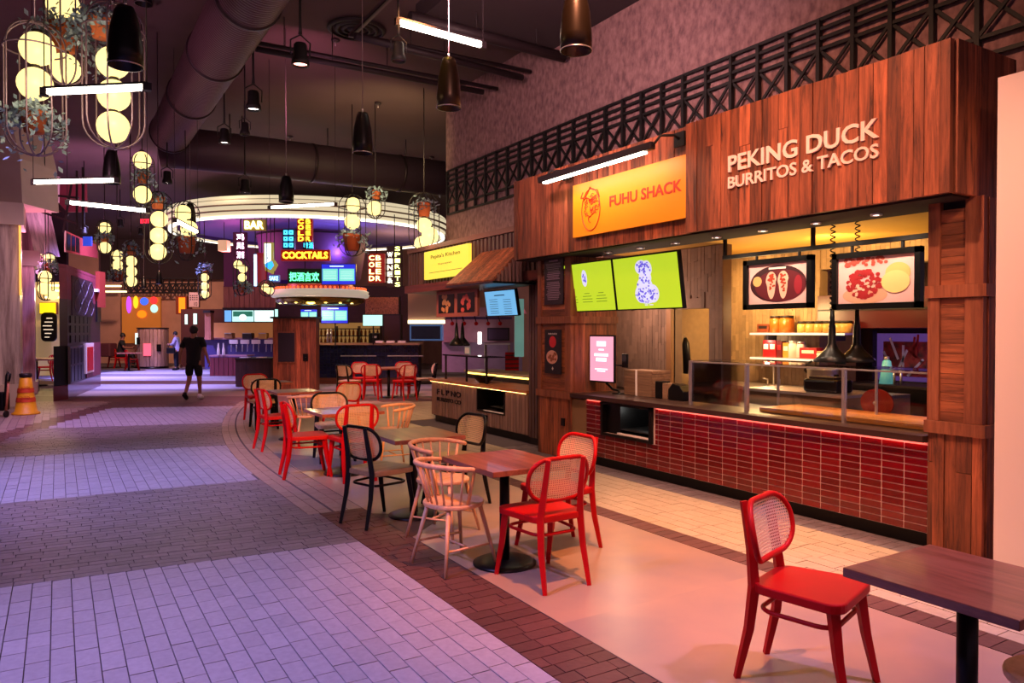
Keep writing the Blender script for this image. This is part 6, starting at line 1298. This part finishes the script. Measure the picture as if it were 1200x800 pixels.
# yellow lit shop behind
struct(camwall(40, 330, 72, 440, 25, .2, 'wall_yellow_shop', M('yellow_lit_wall', '#d9b888', .7, es=.25)))  # wall glows faintly, the shop's yellow light put into its surface
cambox('shop_fascia_panel', 'bright yellow panel over the black menu board', 'sign', 46, 354, 66, 368, 24.6, .1, mt('yellow_panel', '#f2cf18', 1.3), 'panel_face', frame=.02, fm=m_trimw)
t, w_, h_ = camthing('menu_blackboard', 'black arched menu board with pale script in the yellow shop', 'board', 48, 366, 66, 400, 24.4); P = rrect(0, h_/2, w_/2, h_/2, w_*.3, 5); MB().prism([(x, 0, z) for x, z in P], (0, .05, 0)).build('board', m_blk, t); mb = MB()
for k in range(6): mb.box((random.uniform(-.05, .05), -.01, h_*(.15+.13*k)), (w_*random.uniform(.3, .7), .005, .03))
mb.build('chalk_lines', mt('chalk', '#ffe6c8', .8), t); lamp('yellow_shop_lamp', 'POINT', at(57, 345, 23.5), (1, .7, .3), 110, .2)
for i, (a, b, y) in enumerate(((46, 68, 333), (47, 70, 339), (52, 70, 347))): cambox('shelf_light', 'warm shelf light in the yellow shop, %s' % ('top one', 'middle one', 'bottom one')[i], 'light', a, y, b, y+2.4, 24.85, .15, mt('cove_warm', ''), 'tube')
t = thing('white_table', 'pale lounge table behind the yellow cone', 'table', onZ(42, 452, 0)); MB().lathe([(0, 0), (.3, 0), (.3, .03), (0, .05)], 20).build('base', m_dark, t); MB().tube([(0, 0, .03), (0, 0, .75)], .06, 10).build('column', m_dark, t); MB().box((.1, .1, .79), (1.2, 1.0, .06)).build('table_top', M('pale_pink_top', '#e8b4b0', .4), t, bevel=.02)
for i, (x, y) in enumerate(((52, 446), (60, 440))): q = copy_tree(red0); p = onZ(x, y, 0); place(q, p.x, p.y, -1, .2, ('nearer', 'farther')[i]+' red chair behind the yellow cone, beside the pale table', G3)
# cone and trolley
t = thing('wet_floor_cone', 'yellow wet floor cone with red markings at the left', 'cone', onZ(30.5, 485, 0)); t.scale = (.74, .74, .74); m_cone = M('cone_yellow', '#e8a012', .5)
MB().lathe([(0, .0), (.33, 0), (.33, .04), (.26, .08), (.22, .35), (.17, .7), (.14, .96), (.10, .98), (.1, 1.0), (0, 1.0)], 28).build('cone_body', m_cone, t, label='yellow plastic cone'); MB().lathe([(.12, .98), (.15, 1.0), (.15, 1.08), (.09, 1.1), (0, 1.1)], 20).build('cone_cap', m_dark, t)
for z, r_ in ((.33, .232), (.58, .202)): MB().lathe([(r_, z), (r_*.93, z+.12)], 28).build('red_band', M('cone_red', '#c8401c', .5) if z < .5 else bpy.data.materials['cone_red'], t)
for z in (.47, .72): txt(t, 'letters', 'CAUTION', -.02, z, .06, m_red, -.25 if z < .6 else -.2, .22, .002)
t = thing('hand_trolley', 'black trolley with an upright handle at the left edge', 'trolley', onZ(1, 489, 0), CF); t.scale = (.72, .72, .72); MB().tube([(.1, 0, .3), (.16, 0, 1.1), (.2, 0, 1.2), (.26, 0, 1.15), (.22, 0, .95)], .03, 8).build('handle', m_blk, t); MB().tube([(.12, .02, .15), (.2, .02, .95)], .03, 8).build('pole', M('orange_pole', '#b86a4a', .5), t); MB().box((-.1, .1, .42), (.4, .3, .5)).build('bag', m_blk, t, bevel=.06)
for x in (-.2, .14): MB().tube([(x-.02, 0, .09), (x+.02, 0, .09)], .09, 16).build('wheel', m_blk, t)
# tiled stall wedge
fA, fB, fC, fD = [onZ(*q, 0) for q in ((62.5, 470), (80, 467.5), (118, 452), (100, 452))]
def wedge(z0, z1, inset=0, k=0.0): 
    P = [fA, fB, fC, fD]; c = sum(P, Vector())/4; return [((p+(c-p)*inset)+Vector((0, 0, z0))) for p in P], Vector((0, 0, z1-z0))
t = thing('tiled_stall', 'dark red tiled stall end with lattice and black shelves, left of the hall', 'stall', fA)
m_mar = M('maroon_gloss', '#560814', .3, nz=.3, scale=3, coat=.3); m_matte = M('pink_stone', '#7a2838', .6, nz=.5, scale=5)
mb = MB(); P, o_ = wedge(0, .34); mb.prism(P, o_); mb.build('red_base', m_mar, t, world=True); mb = MB(); P, o_ = wedge(.34, 1.28, .02); mb.prism(P, o_); mb.build('cabinet_block', m_blk, t, world=True)
fA2 = fA.lerp(fB, .45); save = fA; fA_ = fA2
for nm, z0, z1, m, ins, pts in (('lower_shaft', 1.28, 2.4, M('shaft_maroon', '#2e0a12', .4), .0, (fA2, fB, fC, fD)), ('upper_shaft', 2.4, 3.15, m_matte, .0, (fA2, fB, fC, fD)), ('crown', 3.15, 3.22, m_matte, -.03, (fA2, fB, fC, fD))):
    c = sum(pts, Vector())/4; MB().prism([p+(c-p)*ins+Vector((0, 0, z0)) for p in pts], (0, 0, z1-z0)).build(nm, m, t, world=True)
u = (fC-fB); L_ = u.length; u.normalize(); nrm = Vector((u.y, -u.x, 0))
def onface(a, b, z0, z1, m, name, th=.05, up=0): 
    p = fB+u*a*L_+nrm*up; q = fB+u*b*L_+nrm*up; MB().prism([p+Vector((0, 0, z0)), q+Vector((0, 0, z0)), q+Vector((0, 0, z1)), p+Vector((0, 0, z1))], nrm*th).build(name, m, t, world=True)
m_mull = M('grey_mullion', '#4a3c46', .5)
onface(0, .38, .36, 1.26, m_mull, 'shelf_frame')
for i in range(4):
    for j in range(2): onface(.015+.09*i, .085+.09*i, .40+.43*j, .78+.43*j, m_blk, 'black_pane', .02, .04)
onface(.42, .68, .5, 1.3, m_plas, 'niche_frame', .06); onface(.46, .64, .56, 1.2, m_red, 'red_niche', .03, .05)
for i in range(5):
    for j in range(3): onface(.05+.12*i, .15+.12*i, 1.35+.24*j, 1.53+.24*j, m_blk, 'dark_tile', .03)
onface(.1, .72, 2.02, 3.0, M('dark_lattice_back', '#2a1018', .5), 'lattice_back', .02)
for k in range(3):
    for sgn in (1, -1):
        pts = [fB+u*L_*(.2+.2*k+.09*sgn*math.sin(z*PI*2))+nrm*.06+Vector((0, 0, 2.05+.9*z)) for z in [i/16 for i in range(17)]]; MB().tube(pts, .013, 5).build('lattice_curve', m_mull, t, world=True)
for a, b in ((.78, 2.75), (.92, 2.6)): onface(a, a+.1, b, b+.08, m_plas, 'bracket', .1)
onface(.84, .98, 1.9, 2.5, m_blk, 'dark_tile', .04); onface(.5, .98, .36, 1.3, m_matte, 'stone_skirt', .02)
t = thing('stall_marquee', 'slanted signboard with dark panes and cream letters on top of the tiled stall', 'sign', at(75, 290, 18), CF); a = at(75, 270, 18.2); b = at(112, 287, 21.5); c = at(112, 302, 21.5); dd = at(75, 295, 18.2); o_ = Vector((.06, .1, 0))
MB().prism([a, b, c, dd], o_).build('board', M('marquee_red', '#7c2424', .5), t, world=True)
def q4(f0, f1, g0, g1, m, nm, lift=.03):
    w4 = lambda f, g: (a.lerp(b, f)).lerp(dd.lerp(c, f), g); n_ = (b-a).cross(dd-a).normalized(); n_ = -n_ if n_.dot(a-Vector((0, 0, EYE))) > 0 else n_
    MB().prism([w4(f0, g0)+n_*.005, w4(f1, g0)+n_*.005, w4(f1, g1)+n_*.005, w4(f0, g1)+n_*.005], n_*lift).build(nm, m, t, world=True)
q4(0, .42, 0, 1, m_plas, 'pale_frame', .02)
for i in range(3): q4(.03+.13*i, .13+.13*i, .1, .9, m_blk, 'dark_pane', .04)
for f in (.47, .66, .86): q4(f, f+.07, .1, .9, m_plas, 'cream_stroke'); q4(f, f+.12, .1, .25, m_plas, 'cream_stroke'); q4(f+.05, f+.12, .5, .65, m_plas, 'cream_stroke')
cambox('blue_flag', 'blue lit banner on top of the stall signboard', 'banner', 97, 277, 107, 288, 19.5, .05, mt('blue_banner', '#2a4cc8', .7), 'cloth')
cambox('orange_side_panel', 'narrow orange-red panel at the far corner of the tiled stall', 'panel', 112, 318, 117, 360, 21.4, .3, M('orange_red', '#7a2414', .6), 'panel_face')
